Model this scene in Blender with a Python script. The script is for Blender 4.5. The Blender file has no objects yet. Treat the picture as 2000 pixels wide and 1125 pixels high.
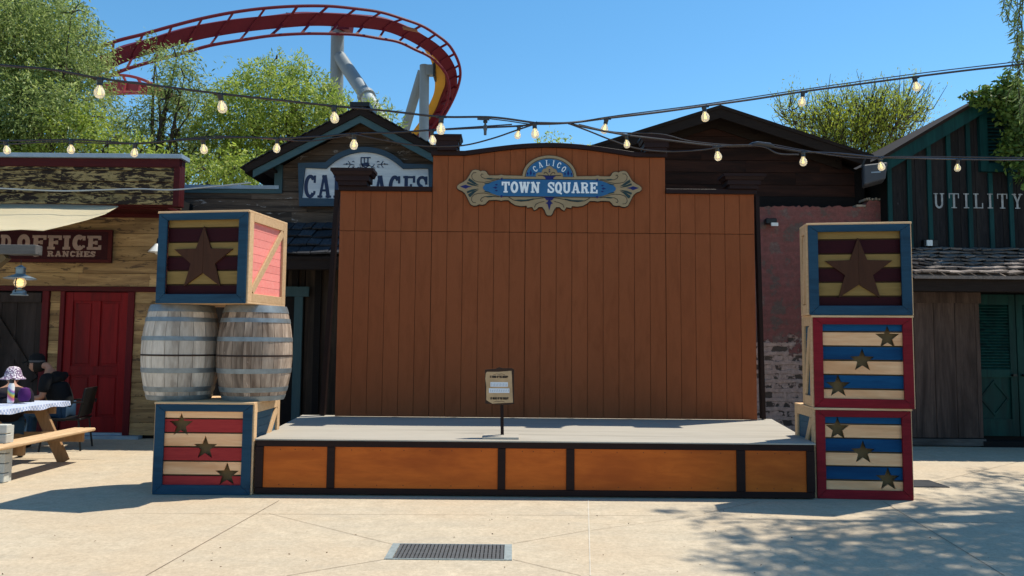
import bpy, bmesh, math, random
import numpy as np
from mathutils import Vector, Matrix, Euler

# ------------------------------------------------------------------ camera, sky, sun, exposure
scene = bpy.context.scene
C = scene.collection
F = 1450.0; CAMH = 1.55; PITCH = math.atan(105.5/F); ROLL = math.radians(0.5)
cam_d = bpy.data.cameras.new('camera'); cam = bpy.data.objects.new('camera', cam_d); C.objects.link(cam)
cam_d.sensor_width = 36; cam_d.lens = F/2000*36; cam_d.clip_end = 2000; cam_d.clip_start = 0.05
CR = Euler((math.pi/2+PITCH, 0, 0)).to_matrix() @ Matrix.Rotation(ROLL, 3, 'Z')
cam.matrix_world = Matrix.Translation((0, 0, CAMH)) @ CR.to_4x4()
scene.camera = cam
SUN_TO = Vector((1.2, 0.72, 2.95)).normalized()          # towards the sun
sd = bpy.data.lights.new('sun', 'SUN'); sd.energy = 4.6; sd.angle = math.radians(0.53); sd.color = (1.0, 0.93, 0.80)
so = bpy.data.objects.new('sun', sd); C.objects.link(so); so.location = (6, 4, 15)
so.rotation_euler = (-SUN_TO).to_track_quat('-Z', 'Y').to_euler()
world = bpy.data.worlds.new('World'); scene.world = world; world.use_nodes = True
wn = world.node_tree; bg = wn.nodes['Background']
sky = wn.nodes.new('ShaderNodeTexSky'); sky.sky_type = 'NISHITA'; sky.sun_disc = False
sky.sun_elevation = math.asin(SUN_TO.z); sky.sun_rotation = math.atan2(SUN_TO.x, SUN_TO.y)
sky.altitude = 300; sky.air_density = 1.0; sky.dust_density = 0.2; sky.ozone_density = 3.0
hs = wn.nodes.new('ShaderNodeHueSaturation'); hs.inputs['Hue'].default_value = 0.488; hs.inputs['Saturation'].default_value = 1.22
wn.links.new(sky.outputs[0], hs.inputs['Color']); wn.links.new(hs.outputs[0], bg.inputs['Color'])
bg.inputs['Strength'].default_value = 0.14
scene.view_settings.view_transform = 'Standard'; scene.view_settings.look = 'None'
scene.view_settings.exposure = 0.38; scene.view_settings.gamma = 1
scene.cycles.transparent_max_bounces = 16

# ------------------------------------------------------------------ where a sight line meets a known plane
def ray(px, py): return (CR @ Vector(((px-1000)/F, (562.5-py)/F, -1.0)))
def P(px, py, Y):
    r = ray(px, py); return Vector((0, 0, CAMH)) + r*(Y/r.y)
def G(px, py, z=0.0):
    r = ray(px, py); return Vector((0, 0, CAMH)) + r*((z-CAMH)/r.z)
def X(px, py, Y): return P(px, py, Y).x
def Z(px, py, Y): return P(px, py, Y).z

# ------------------------------------------------------------------ materials
MATS = {}
def new_mat(name):
    m = bpy.data.materials.new(name); m.use_nodes = True
    nt = m.node_tree; b = nt.nodes['Principled BSDF']; return m, nt, b
def noise(nt, vec, scale, detail=6, rough=0.6, dist=0.0):
    n = nt.nodes.new('ShaderNodeTexNoise'); n.inputs['Scale'].default_value = scale; n.inputs['Detail'].default_value = detail
    n.inputs['Roughness'].default_value = rough; n.inputs['Distortion'].default_value = dist; nt.links.new(vec, n.inputs['Vector']); return n.outputs['Fac']
def coords(nt, scale=(1, 1, 1), island=0.0, kind='Object'):
    t = nt.nodes.new('ShaderNodeTexCoord'); mp = nt.nodes.new('ShaderNodeMapping'); mp.inputs['Scale'].default_value = scale
    nt.links.new(t.outputs[kind], mp.inputs['Vector'])
    if island:
        g = nt.nodes.new('ShaderNodeNewGeometry'); cx = nt.nodes.new('ShaderNodeMath'); cx.operation = 'MULTIPLY'; cx.inputs[1].default_value = island
        nt.links.new(g.outputs['Random Per Island'], cx.inputs[0]); nt.links.new(cx.outputs[0], mp.inputs['Location'])
    return mp.outputs[0]
def ramp(nt, fac, stops):
    r = nt.nodes.new('ShaderNodeValToRGB'); e = r.color_ramp.elements
    while len(e) < len(stops): e.new(0.5)
    for el, (p, c) in zip(e, stops): el.position = p; el.color = (*c, 1) if len(c) == 3 else c
    nt.links.new(fac, r.inputs[0]); return r.outputs[0]
def mixc(nt, fac, a, b, mode='MIX'):
    m = nt.nodes.new('ShaderNodeMix'); m.data_type = 'RGBA'; m.blend_type = mode
    if isinstance(fac, (int, float)): m.inputs[0].default_value = fac
    else: nt.links.new(fac, m.inputs[0])
    for i, s in ((6, a), (7, b)):
        if isinstance(s, tuple): m.inputs[i].default_value = (*s, 1)
        else: nt.links.new(s, m.inputs[i])
    return m.outputs[2]
def math_(nt, op, a, b=0.0, clamp=False):
    m = nt.nodes.new('ShaderNodeMath'); m.operation = op; m.use_clamp = clamp
    for i, s in ((0, a), (1, b)):
        if isinstance(s, (int, float)): m.inputs[i].default_value = s
        else: nt.links.new(s, m.inputs[i])
    return m.outputs[0]
def bump(nt, b, h, strength=0.3, dist=0.01):
    n = nt.nodes.new('ShaderNodeBump'); n.inputs['Strength'].default_value = strength; n.inputs['Distance'].default_value = dist
    nt.links.new(h, n.inputs['Height']); nt.links.new(n.outputs[0], b.inputs['Normal'])
def island_bright(nt, col, amt):
    g = nt.nodes.new('ShaderNodeNewGeometry')
    v = nt.nodes.new('ShaderNodeMapRange'); v.inputs[3].default_value = 1-amt; v.inputs[4].default_value = 1+amt
    nt.links.new(g.outputs['Random Per Island'], v.inputs[0])
    h = nt.nodes.new('ShaderNodeHueSaturation'); nt.links.new(v.outputs[0], h.inputs['Value']); nt.links.new(col, h.inputs['Color']); return h.outputs[0]
K = 0.64      # overall paint and timber value of the square
KEEP = {'dark_red_brown_siding': 1.0, 'faded_white_letters': .5, 'brown_grey_old_siding': 1.05, 'white_washed_sign': .95, 'peeling_yellow_siding': 1.1, 'brown_grey_old_boards': .9, 'black_brown_old_boards': .9, 'deck_paint': 1.7, 'barrel_staves_pale': .85, 'barrel_staves_stained': .85, 'natural_pine': 1.0, 'pink_red_siding': .9, 'sign_white_paint': 1, 'sign_tan_paint': .8, 'white_enamel': 1, 'honey_picnic_wood': 1.5, 'honey_leg_wood': 1.1,
        'white_planks': 1, 'tree_bark': 1, 'galvanised_steel': 1, 'galvanised_hoop': .9, 'pale_sealant': 1, 'paving_joint': 1, 'skin': .9, 'sunlit_old_brick': .9, 'parchment_paper': .95, 'white_strip': 1, 'brown_grey_shake': 1.9, 'coaster_yellow': .75, 'support_sunlit': 1, 'blue_grey_flashing': .9, 'grey_cast_bars': 1}
TINT = {'rust_brown_grooved_board': (1.32, 1.13, 1.04), 'orange_stained_plywood': (1.95, 1.42, 1.05), 'blue_crate_paint': (0.96, 0.8, 0.75), 'crimson_crate_paint': (1.65, 0.95, 0.9), 'cream_slat_wood': (2.75, 2.15, 1.75), 'blue_slat_paint': (0.4, 0.72, 0.72), 'red_slat_paint': (1.84, 1.61, 1.2), 'mustard_slat_paint': (1.75, 1.65, 1.5), 'burgundy_slat_paint': (0.62, 0.45, 0.5), 'brown_star_paint': (0.8, 0.62, 0.52), 'red_door_paint': (1.25, 0.6, 0.55), 'tan_painted_siding': (2.5, 2.3, 1.95), 'grey_brown_plank_door': (2.0, 1.87, 1.8), 'barrel_staves_pale': (1.62, 1.56, 1.52), 'barrel_staves_stained': (1.79, 1.7, 1.72), 'dark_brown_paint': (0.85, 0.6, 0.6), 'deck_paint': (0.75, 0.74, 0.68), 'pink_red_siding': (1.93, 3.47, 3.25), 'teal_door_paint': (0.4, 1.0, 0.98), 'dark_brown_paint_upright': (0.85, 0.6, 0.6), 'honey_picnic_wood': (1, 1.12, 1.35), 'honey_leg_wood': (1, 1.08, 1.2), 'white_washed_sign': (1.45, 1.35, 1.22)}
def kc(name, c):
    if c is None: return None
    k = KEEP.get(name, K); f = TINT.get(name, (1, 1, 1)); return tuple(min(.88, x*k*q) for x, q in zip(c, f))
def plain(name, col, rough=0.6, metal=0.0, var=0.12, scale=6.0):
    if name in MATS: return MATS[name]
    col = kc(name, col)
    m, nt, b = new_mat(name); v = coords(nt)
    n = noise(nt, v, scale, 5)
    c = ramp(nt, n, [(0.3, tuple(x*(1-var) for x in col)), (0.7, tuple(x*(1+var) for x in col))])
    nt.links.new(c, b.inputs['Base Color']); b.inputs['Roughness'].default_value = rough; b.inputs['Metallic'].default_value = metal; b.inputs['Specular IOR Level'].default_value = .5 if (metal or rough < .5) else .25
    MATS[name] = m; return m
def wood(name, c1, c2, axis='x', scale=7.0, rough=0.75, bmp=0.25, island=0.15, c3=None, streak=0.62, stretch=9.0, wear=None, wear_at=0.66):
    """grain runs along axis; c1..c2 fine grain, c3 broad streaks, wear = paint worn off in long flecks"""
    if name in MATS: return MATS[name]
    c1, c2, c3, wear = [kc(name, q) for q in (c1, c2, c3, wear)]
    m, nt, b = new_mat(name)
    s = {'x': (1/stretch, 1, 1), 'y': (1, 1/stretch, 1), 'z': (1, 1, 1/stretch)}[axis]
    v = coords(nt, s, island=37.0)
    n1 = noise(nt, v, scale*6, 8, 0.7, 0.4); n2 = noise(nt, v, scale, 4, 0.6, 0.8)
    col = ramp(nt, n1, [(0.28, c1), (0.72, c2)])
    if c3: col = mixc(nt, ramp(nt, n2, [(streak-0.12, (0, 0, 0)), (streak+0.12, (1, 1, 1))]), col, c3)
    if wear:
        s2 = {'x': (1/3.5, 1, 1), 'y': (1, 1/3.5, 1), 'z': (1, 1, 1/3.5)}[axis]
        n3 = noise(nt, coords(nt, s2, island=11.0), scale*2.2, 9, 0.72, 0.6)
        col = mixc(nt, ramp(nt, n3, [(wear_at-0.02, (0, 0, 0)), (wear_at+0.02, (1, 1, 1))]), col, wear)
    if island: col = island_bright(nt, col, island)
    nt.links.new(col, b.inputs['Base Color']); b.inputs['Roughness'].default_value = rough
    b.inputs['Specular IOR Level'].default_value = 0.14
    bump(nt, b, n1, bmp, 0.006)
    MATS[name] = m; return m
def emit(name, col, st):
    if name in MATS: return MATS[name]
    m, nt, b = new_mat(name); b.inputs['Base Color'].default_value = (*col, 1)
    b.inputs['Emission Color'].default_value = (*col, 1); b.inputs['Emission Strength'].default_value = st; MATS[name] = m; return m

# ------------------------------------------------------------------ object helpers
def empty(name, loc, label=None, cat=None, group=None, rz=0.0, kind=None):
    o = bpy.data.objects.new(name, None); C.objects.link(o); o.location = loc; o.rotation_euler = (0, 0, rz); o.empty_display_size = 0.2
    tag(o, label, cat, group, kind); return o
def tag(o, label=None, cat=None, group=None, kind=None):
    if label: o['label'] = label
    if cat: o['category'] = cat
    if group: o['group'] = group
    if kind: o['kind'] = kind
    return o
class MB:
    def __init__(s): s.v = []; s.f = []; s.m = []; s.mi = 0
    def poly(s, pts, faces):
        o = len(s.v); s.v += [tuple(p) for p in pts]; s.f += [[o+i for i in f] for f in faces]; s.m += [s.mi]*len(faces); return s
    def box(s, x0, x1, y0, y1, z0, z1, M=None):
        if x1 < x0: x0, x1 = x1, x0
        if y1 < y0: y0, y1 = y1, y0
        if z1 < z0: z0, z1 = z1, z0
        p = [Vector(q) for q in ((x0,y0,z0),(x1,y0,z0),(x1,y1,z0),(x0,y1,z0),(x0,y0,z1),(x1,y0,z1),(x1,y1,z1),(x0,y1,z1))]
        if M is not None: p = [M @ q for q in p]
        return s.poly(p, [(0,3,2,1),(4,5,6,7),(0,1,5,4),(1,2,6,5),(2,3,7,6),(3,0,4,7)])
    def bar(s, a, b, w, t, up=(0, 0, 1)):
        """square bar from a to b, w across, t along the up-ish direction"""
        a = Vector(a); b = Vector(b); d = (b-a); L = d.length; d.normalize(); u = Vector(up)
        sx = d.cross(u)
        if sx.length < 1e-4: sx = d.cross(Vector((1, 0, 0)))
        sx.normalize(); u = sx.cross(d)
        p = [a+sx*(w/2*i)+u*(t/2*j)+d*(L*k) for k in (0, 1) for i, j in ((-1,-1),(1,-1),(1,1),(-1,1))]
        return s.poly(p, [(0,3,2,1),(4,5,6,7),(0,1,5,4),(1,2,6,5),(2,3,7,6),(3,0,4,7)])
    def prism(s, pts, y0, y1):
        """outline in x,z (any order) pushed from y0 (front) to y1"""
        a = sum(pts[i][0]*pts[(i+1) % len(pts)][1]-pts[(i+1) % len(pts)][0]*pts[i][1] for i in range(len(pts)))
        if a < 0: pts = pts[::-1]
        n = len(pts); v = [(x, y0, z) for x, z in pts]+[(x, y1, z) for x, z in pts]
        return s.poly(v, [list(range(n)), list(range(2*n-1, n-1, -1))]+[((i+1) % n, i, n+i, n+(i+1) % n) for i in range(n)])
    def ribbon(s, pts, w, y0, y1, closed=False):
        """flat stroke of width w along x,z points, from y0 (front) back to y1"""
        pts = [Vector((p[0], 0, p[1])) for p in pts]; n = len(pts); L = []; R = []
        ww = w if isinstance(w, (list, tuple)) else [w]*n
        for i in range(n):
            a = pts[(i-1) % n] if (closed or i) else pts[i]; b = pts[(i+1) % n] if (closed or i < n-1) else pts[i]
            d = (b-a).normalized(); nn = Vector((-d.z, 0, d.x))
            k = 1.0
            if (closed or 0 < i < n-1):
                d1 = (pts[i]-a).normalized(); c = abs(d1.dot(d)); k = 1/max(c, 0.6)
            L.append(pts[i]+nn*ww[i]/2*k); R.append(pts[i]-nn*ww[i]/2*k)
        v = []
        for q in range(n): v += [(L[q].x, y0, L[q].z), (R[q].x, y0, R[q].z), (L[q].x, y1, L[q].z), (R[q].x, y1, R[q].z)]
        f = []
        for q in range(n if closed else n-1):
            a = 4*q; b = 4*((q+1) % n)
            f += [(a, a+1, b+1, b), (a+2, b+2, b+3, a+3), (a, b, b+2, a+2), (a+1, a+3, b+3, b+1)]
        if not closed: f += [(0, 2, 3, 1), (4*n-4, 4*n-3, 4*n-1, 4*n-2)]
        return s.poly(v, f)
    def tube(s, pts, r, n=8, cap=True, closed=False):
        pts = [Vector(p) for p in pts]; k = len(pts); rr = r if isinstance(r, (list, tuple)) else [r]*k
        v = []; ref = None
        for i in range(k):
            a = pts[(i-1) % k] if (i or closed) else pts[0]; b = pts[(i+1) % k] if (i < k-1 or closed) else pts[-1]
            d = (b-a).normalized()
            if ref is None: ref = d.cross(Vector((0, 0, 1)) if abs(d.z) < 0.9 else Vector((1, 0, 0))).normalized()
            ref = (ref-d*ref.dot(d)).normalized(); u = d.cross(ref)
            for j in range(n):
                t = 2*math.pi*j/n; v.append(pts[i]+(ref*math.cos(t)+u*math.sin(t))*rr[i])
        f = []
        for i in range(k if closed else k-1):
            for j in range(n): a = i*n; b = ((i+1) % k)*n; f.append((a+j, a+(j+1) % n, b+(j+1) % n, b+j))
        if cap and not closed: f += [list(range(n-1, -1, -1)), list(range((k-1)*n, k*n))]
        return s.poly(v, f)
    def lathe(s, prof, c=(0, 0, 0), n=24, cap=True):
        c = Vector(c); v = []
        for r, z in prof:
            for j in range(n): t = 2*math.pi*j/n; v.append(c+Vector((r*math.cos(t), r*math.sin(t), z)))
        f = []; k = len(prof)
        for i in range(k-1):
            for j in range(n): f.append((i*n+j, i*n+(j+1) % n, (i+1)*n+(j+1) % n, (i+1)*n+j))
        if cap: f += [list(range(n-1, -1, -1)), list(range((k-1)*n, k*n))]
        return s.poly(v, f)
    def build(s, name, mat, parent=None, origin=None, local=False, smooth=False, bevel=0.0):
        me = bpy.data.meshes.new(name); o = bpy.data.objects.new(name, me); C.objects.link(o)
        off = Vector((0, 0, 0))
        if not local:
            q = parent
            if q is not None:
                while q is not None: off += q.location; q = q.parent
            elif origin is not None: off = Vector(origin)
        vv = [tuple(Vector(p)-off) for p in s.v]
        me.from_pydata(vv, [], s.f)
        for mm in (mat if isinstance(mat, (list, tuple)) else [mat]): me.materials.append(mm)
        if isinstance(mat, (list, tuple)): me.polygons.foreach_set('material_index', s.m)
        if smooth: me.polygons.foreach_set('use_smooth', [True]*len(me.polygons)); me.set_sharp_from_angle(angle=math.radians(40))
        me.validate(); me.update()
        if parent is not None: o.parent = parent
        elif origin is not None: o.location = origin
        if bevel:
            b = o.modifiers.new('bevel', 'BEVEL'); b.width = bevel; b.segments = 1; b.limit_method = 'ANGLE'; b.angle_limit = math.radians(50)
        return o
def structure(o): o['kind'] = 'structure'; return o
def catmull(pts, k=6):
    pts = [Vector(p) for p in pts]; out = []
    q = [pts[0]*2-pts[1]]+pts+[pts[-1]*2-pts[-2]]
    for i in range(1, len(q)-2):
        for j in range(k):
            t = j/k; a, b, c, d = q[i-1:i+3]
            out.append(0.5*((2*b)+(c-a)*t+(2*a-5*b+4*c-d)*t*t+(3*b-a-3*c+d)*t**3))
    out.append(pts[-1]); return out

# ------------------------------------------------------------------ lettering: a slab-serif stroke alphabet
def arc(cx, cz, rx, rz, a0, a1, n=14):
    return [(cx+rx*math.cos(math.radians(a0+(a1-a0)*i/n)), cz+rz*math.sin(math.radians(a0+(a1-a0)*i/n))) for i in range(n+1)]
def glyph(ch, t, s):
    h = t/2; q = s/2
    def bar(x0, x1, z): return ([(x0, z), (x1, z)], s)
    lo, hi = q, 1-q
    if ch == 'T': return 0.86, [([(0.43, 0), (0.43, 1)], t), bar(0, 0.86, hi), ([(s*.6, 1), (s*.6, .66)], s*1.1), ([(0.86-s*.6, 1), (0.86-s*.6, .66)], s*1.1), bar(0.2, 0.66, lo)]
    if ch == 'O': return 0.8, [(arc(0.4, 0.5, 0.4-h, 0.5-q, 0, 360, 24)[:-1], t, 'c')]
    if ch == 'Q': return 0.8, [(arc(0.4, 0.5, 0.4-h, 0.5-q, 0, 360, 24)[:-1], t, 'c'), ([(0.38, 0.22), (0.55, 0.02), (0.8, -0.08)], t*.7)]
    if ch == 'W': return 1.15, [([(0.16, 1), (0.35, 0)], t), ([(0.35, 0), (0.575, 0.9)], t*.7), ([(0.575, 0.9), (0.8, 0)], t), ([(0.8, 0), (0.99, 1)], t*.7), bar(0, 0.36, hi), bar(0.44, 0.74, hi), bar(0.82, 1.15, hi)]
    if ch == 'N': return 0.98, [([(0.2, 0), (0.2, 1)], t*.8), ([(0.2, 1), (0.78, 0)], t), ([(0.78, 0), (0.78, 1)], t*.8), bar(0, 0.4, lo), bar(0, 0.3, hi), bar(0.58, 0.98, hi)]
    if ch == 'S': return 0.72, [([(0.68-h*.3, 0.72)]+arc(0.36, 0.74, 0.36-h, 0.26-q, 15, 180, 9)+arc(0.36, 0.26, 0.36-h, 0.26-q, 90, -165, 12)[1:] if 0 else arc(0.36, 0.745, 0.36-h*.8, 0.255-q, 5, 255, 12)+arc(0.36, 0.255, 0.36-h*.8, 0.255-q, 75, -175, 12), t*.85), ([(0.66, 0.62), (0.66, 0.98)], s), ([(0.05, 0.02), (0.05, 0.38)], s)]
    if ch == 'U': return 0.92, [([(0.2, 1)]+arc(0.46, 0.32, 0.26, 0.32-q, 180, 360, 12)+[(0.72, 1)], t*.95), bar(0, 0.4, hi), bar(0.54, 0.92, hi)]
    if ch == 'A': return 0.98, [([(0.17, 0), (0.45, 1)], t*.7), ([(0.5, 1), (0.79, 0)], t), ([(0.28, 0.33), (0.7, 0.33)], s), bar(0, 0.36, lo), bar(0.58, 0.98, lo), bar(0.3, 0.56, hi)]
    if ch == 'R': return 0.95, [([(0.2, 0), (0.2, 1)], t), ([(0.2, hi), (0.5, hi)]+arc(0.5, 0.745, 0.3-h*.6, 0.255-q, 80, -90, 10)+[(0.2, 0.49)], t*.72), ([(0.46, 0.49), (0.62, 0.38), (0.7, 0)], t*.9), bar(0, 0.42, lo), bar(0, 0.3, hi), bar(0.62, 0.95, lo)]
    if ch == 'B': return 0.85, [([(0.2, 0), (0.2, 1)], t), ([(0.2, hi), (0.48, hi)]+arc(0.48, 0.755, 0.28-h*.6, 0.245-q, 80, -90, 9)+[(0.2, 0.51)], t*.7), ([(0.2, 0.505), (0.48, 0.505)]+arc(0.48, 0.25, 0.36-h*.6, 0.255-q, 80, -90, 9)+[(0.2, lo)], t*.72), bar(0, 0.3, lo), bar(0, 0.3, hi)]
    if ch == 'E': return 0.84, [([(0.22, 0), (0.22, 1)], t), bar(0, 0.8, hi), bar(0, 0.82, lo), bar(0.22, 0.56, 0.5), ([(0.78, 1), (0.78, .7)], s*1.1), ([(0.8, 0), (0.8, .32)], s*1.1), ([(0.57, .36), (0.57, .64)], s)]
    if ch == 'F': return 0.82, [([(0.22, 0), (0.22, 1)], t), bar(0, 0.8, hi), bar(0, 0.46, lo), bar(0.22, 0.56, 0.5), ([(0.78, 1), (0.78, .68)], s*1.1), ([(0.57, .36), (0.57, .64)], s)]
    if ch == 'L': return 0.8, [([(0.22, 0), (0.22, 1)], t), bar(0, 0.44, hi), bar(0, 0.78, lo), ([(0.76, 0), (0.76, .36)], s*1.1)]
    if ch == 'I': return 0.46, [([(0.23, 0), (0.23, 1)], t), bar(0, 0.46, hi), bar(0, 0.46, lo)]
    if ch == 'C': return 0.78, [(arc(0.4, 0.5, 0.4-h, 0.5-q, 42, 318, 20), t), ([(0.72, 0.66), (0.72, 0.98)], s), ([(0.72, 0.3), (0.69, 0.14)], s)]
    if ch == 'G': return 0.84, [(arc(0.4, 0.5, 0.4-h, 0.5-q, 42, 322, 20), t), ([(0.71, 0.66), (0.71, 0.98)], s), ([(0.71, 0.05), (0.71, 0.42)], t*.8), bar(0.5, 0.84, 0.44)]
    if ch == 'D': return 0.88, [([(0.22, 0), (0.22, 1)], t), ([(0.0, hi), (0.42, hi)]+arc(0.42, 0.5, 0.46-h, 0.5-q, 80, -80, 12)+[(0.42, lo), (0.0, lo)], t*.8)]
    if ch == 'H': return 1.0, [([(0.22, 0), (0.22, 1)], t), ([(0.78, 0), (0.78, 1)], t), bar(0.22, 0.78, 0.5), bar(0, 0.44, hi), bar(0, 0.44, lo), bar(0.56, 1.0, hi), bar(0.56, 1.0, lo)]
    if ch == 'Y': return 0.92, [([(0.46, 0), (0.46, 0.46)], t), ([(0.46, 0.44), (0.17, 1)], t), ([(0.46, 0.44), (0.76, 1)], t*.7), bar(0, 0.36, hi), bar(0.58, 0.92, hi), bar(0.26, 0.68, lo)]
    if ch == '&': return 0.8, [(arc(0.36, 0.76, 0.17, 0.2, -60, 240, 12)+[(0.72, 0.02)], t*.6), (arc(0.33, 0.28, 0.28, 0.26, 110, 350, 12), t*.6)]
    return 0.5, []
def lettering(mb, text, x0, z0, H, y, depth=0.006, wx=1.0, track=0.12, t=0.2, s=0.13, x1=None, slope=0.0, path=None, space=0.45):
    """adds text to mb: left at x0, base at z0, cap height H; x1 fits the width; path(u)->(x,z,angle) bends it"""
    tot = sum((glyph(c, t, s)[0] if c != ' ' else space)+track for c in text)-track
    if x1 is not None: wx = (x1-x0)/(tot*H)
    cur = 0.0; k = 0
    for c in text:
        if c == ' ': cur += space+track; continue
        w, strokes = glyph(c, t, s)
        for st in strokes:
            pts = st[0]; cl = len(st) > 2
            k += 1; y0 = y-depth-0.0002*(k % 7)
            if path:
                px, pz, ang = path((cur+w/2)/tot); ca, sa = math.cos(ang), math.sin(ang)
                q = [(px+((a-w/2)*wx*H)*ca-((b-.5)*H)*sa, pz+((a-w/2)*wx*H)*sa+((b-.5)*H)*ca) for a, b in pts]
            else:
                q = [(x0+(cur+a)*H*wx, z0+b*H+slope*(cur+a)*H*wx) for a, b in pts]
            mb.ribbon(q, st[1]*H*(0.5+0.5*min(wx, 1.6)), y0, y, closed=cl)
        cur += w+track
    return mb

# ------------------------------------------------------------------ palette
M_deck = wood('deck_paint', (.27,.25,.23), (.33,.31,.29), 'x', 3, 0.6, 0.1, 0.03, c3=(.22,.205,.19), streak=.62)
M_darktrim = wood('dark_brown_paint', (.024,.015,.014), (.040,.026,.024), 'x', 5, 0.55, 0.1, 0.06)
M_darktrimz = wood('dark_brown_paint_upright', (.020,.013,.012), (.034,.023,.021), 'z', 5, 0.55, 0.1, 0.06)
M_orange = wood('orange_stained_plywood', (.33,.095,.018), (.46,.15,.028), 'x', 2.2, 0.5, 0.06, 0.0, c3=(.22,.06,.014), streak=.6, stretch=5)
M_panel = wood('rust_brown_grooved_board', (.262,.092,.038), (.292,.105,.044), 'z', 9, 0.85, 0.2, 0.035, c3=(.235,.081,.033), streak=.6, stretch=5)
M_natural = wood('natural_pine', (.50,.31,.16), (.68,.46,.27), 'x', 6, 0.7, 0.12, 0.12)
M_blueframe = wood('blue_crate_paint', (.018,.085,.17), (.03,.125,.23), 'x', 6, 0.6, 0.15, 0.08, c3=(.015,.06,.12), streak=.6, wear=(.22,.16,.10), wear_at=.735)
M_redframe = wood('crimson_crate_paint', (.16,.010,.022), (.225,.018,.034), 'x', 6, 0.6, 0.15, 0.08, c3=(.11,.008,.016), streak=.6, wear=(.25,.15,.09), wear_at=.74)
M_slat_red = wood('red_slat_paint', (.24,.022,.032), (.33,.04,.05), 'x', 5, 0.7, 0.2, 0.1, wear=(.40,.20,.12), wear_at=.70)
M_slat_cream = wood('cream_slat_wood', (.44,.28,.17), (.58,.40,.27), 'x', 5, 0.7, 0.15, 0.1, c3=(.36,.22,.12), streak=.6)
M_slat_blue = wood('blue_slat_paint', (.012,.10,.27), (.022,.16,.38), 'x', 5, 0.7, 0.2, 0.1, c3=(.01,.07,.20), streak=.58, wear=(.25,.28,.32), wear_at=.73)
M_burg = wood('burgundy_slat_paint', (.05,.006,.014), (.075,.010,.020), 'x', 5, 0.7, 0.15, 0.05)
M_olive = wood('mustard_slat_paint', (.17,.115,.04), (.23,.16,.06), 'x', 5, 0.7, 0.15, 0.08)
M_star = wood('brown_star_paint', (.085,.042,.026), (.12,.060,.036), 'z', 5, 0.6, 0.1, 0.05)
M_gold = plain('gold_star_backing', (.20,.13,.055), .7, 0, .25, 9)
M_pinkside = wood('pink_red_siding', (.50,.075,.07), (.62,.11,.10), 'x', 5, 0.7, 0.2, 0.08, wear=(.7,.4,.33), wear_at=.68)
M_blueside = wood('blue_grey_siding', (.05,.12,.19), (.09,.19,.27), 'x', 5, 0.7, 0.2, 0.08)
M_brownside = wood('orange_pine_siding', (.34,.15,.07), (.45,.22,.11), 'x', 5, 0.7, 0.2, 0.08)
M_gap = plain('brown_gap_backing', (.09,.055,.03), .9)
M_steelhoop = plain('galvanised_hoop', (.24,.27,.285), .5, .55, .2, 12)
M_rust = plain('rusty_hoop', (.05,.022,.015), .8, .2, .4, 30)
M_blackmetal = plain('black_metal', (.012,.012,.013), .45, .3)
M_black = plain('black_rubber', (.012,.012,.016), .32, 0)
M_white = plain('white_enamel', (.75,.75,.72), .4, 0, .04)

# ------------------------------------------------------------------ paving
m, nt, b = new_mat('beige_concrete'); v = coords(nt)
n1 = noise(nt, v, 0.5, 5, .6); n2 = noise(nt, v, 6, 8, .7); n3 = noise(nt, coords(nt, (.35, 1.6, 1)), 2.2, 7, .7, .5); n4 = noise(nt, v, 90, 3, .8)
col = ramp(nt, n2, [(.3, (.40,.33,.235)), (.7, (.57,.475,.345))])
col = mixc(nt, ramp(nt, n3, [(.42, (0,0,0)), (.72, (.8,.8,.8))]), col, (.41,.355,.27))
col = mixc(nt, ramp(nt, n1, [(.45, (0,0,0)), (.70, (.8,.8,.8))]), col, (.47,.36,.24))
col = mixc(nt, ramp(nt, n4, [(.56, (0,0,0)), (.70, (.55,.55,.55))]), col, (.22,.18,.14))
vo = nt.nodes.new('ShaderNodeTexVoronoi'); vo.inputs['Scale'].default_value = 0.9; nt.links.new(v, vo.inputs['Vector'])
col = mixc(nt, ramp(nt, vo.outputs['Distance'], [(.02, (.6,.6,.6)), (.045, (0,0,0))]), col, (.30,.22,.15))
n5 = noise(nt, v, 28, 6, .75); col = mixc(nt, 1.0, col, ramp(nt, n5, [(.32, (.80,.79,.77)), (.68, (1.12,1.12,1.12))]), 'MULTIPLY'); n6 = noise(nt, v, 1.7, 6, .65, .8); col = mixc(nt, ramp(nt, n6, [(.60, (0,0,0)), (.66, (.35,.35,.35))]), col, (.33,.28,.215))
nt.links.new(col, b.inputs['Base Color']); b.inputs['Roughness'].default_value = .85; bump(nt, b, n4, .25, .004)
M_ground = m
g = MB(); g.poly([(-300,-300,0),(300,-300,0),(300,300,0),(-300,300,0)], [(0,1,2,3)])
structure(g.build('ground', M_ground))
M_joint = plain('paving_joint', (.17,.12,.085), .9)
jt = MB()
for (a, c, w) in [((545,978),(285,1125),.010), ((240,1003),(1370,1008),.007), ((525,1003),(768,1064),.006), ((1003,1062),(1150,1036),.006), ((750,1093),(560,1125),.007),
               ((1001,1093),(1135,1125),.007), ((1725,980),(1962,1125),.010), ((1400,1014),(2000,1022),.007), ((1375,1003),(1480,980),.008), ((1780,952),(2000,900),.007), ((1155,1036),(1400,1003),.005)]:
    A = G(*a); B = G(*c); d = (B-A).normalized(); n = Vector((-d.y, d.x, 0))*w*.3; jt.poly([q+Vector((0,0,.003)) for q in (A-n, B-n, B+n, A+n)], [(0,1,2,3)])
structure(jt.build('paving_joints', M_joint))
M_joint2 = plain('pale_sealant', (.50,.45,.37), .8)
j2 = MB(); A = G(1149,976); B = G(1153,1125)
j2.poly([(A.x-.006,A.y,.0035),(B.x-.0035,B.y,.0035),(B.x+.0035,B.y,.0035),(A.x+.006,A.y,.0035)], [(0,1,2,3)])
structure(j2.build('expansion_joint', M_joint2))

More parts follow.
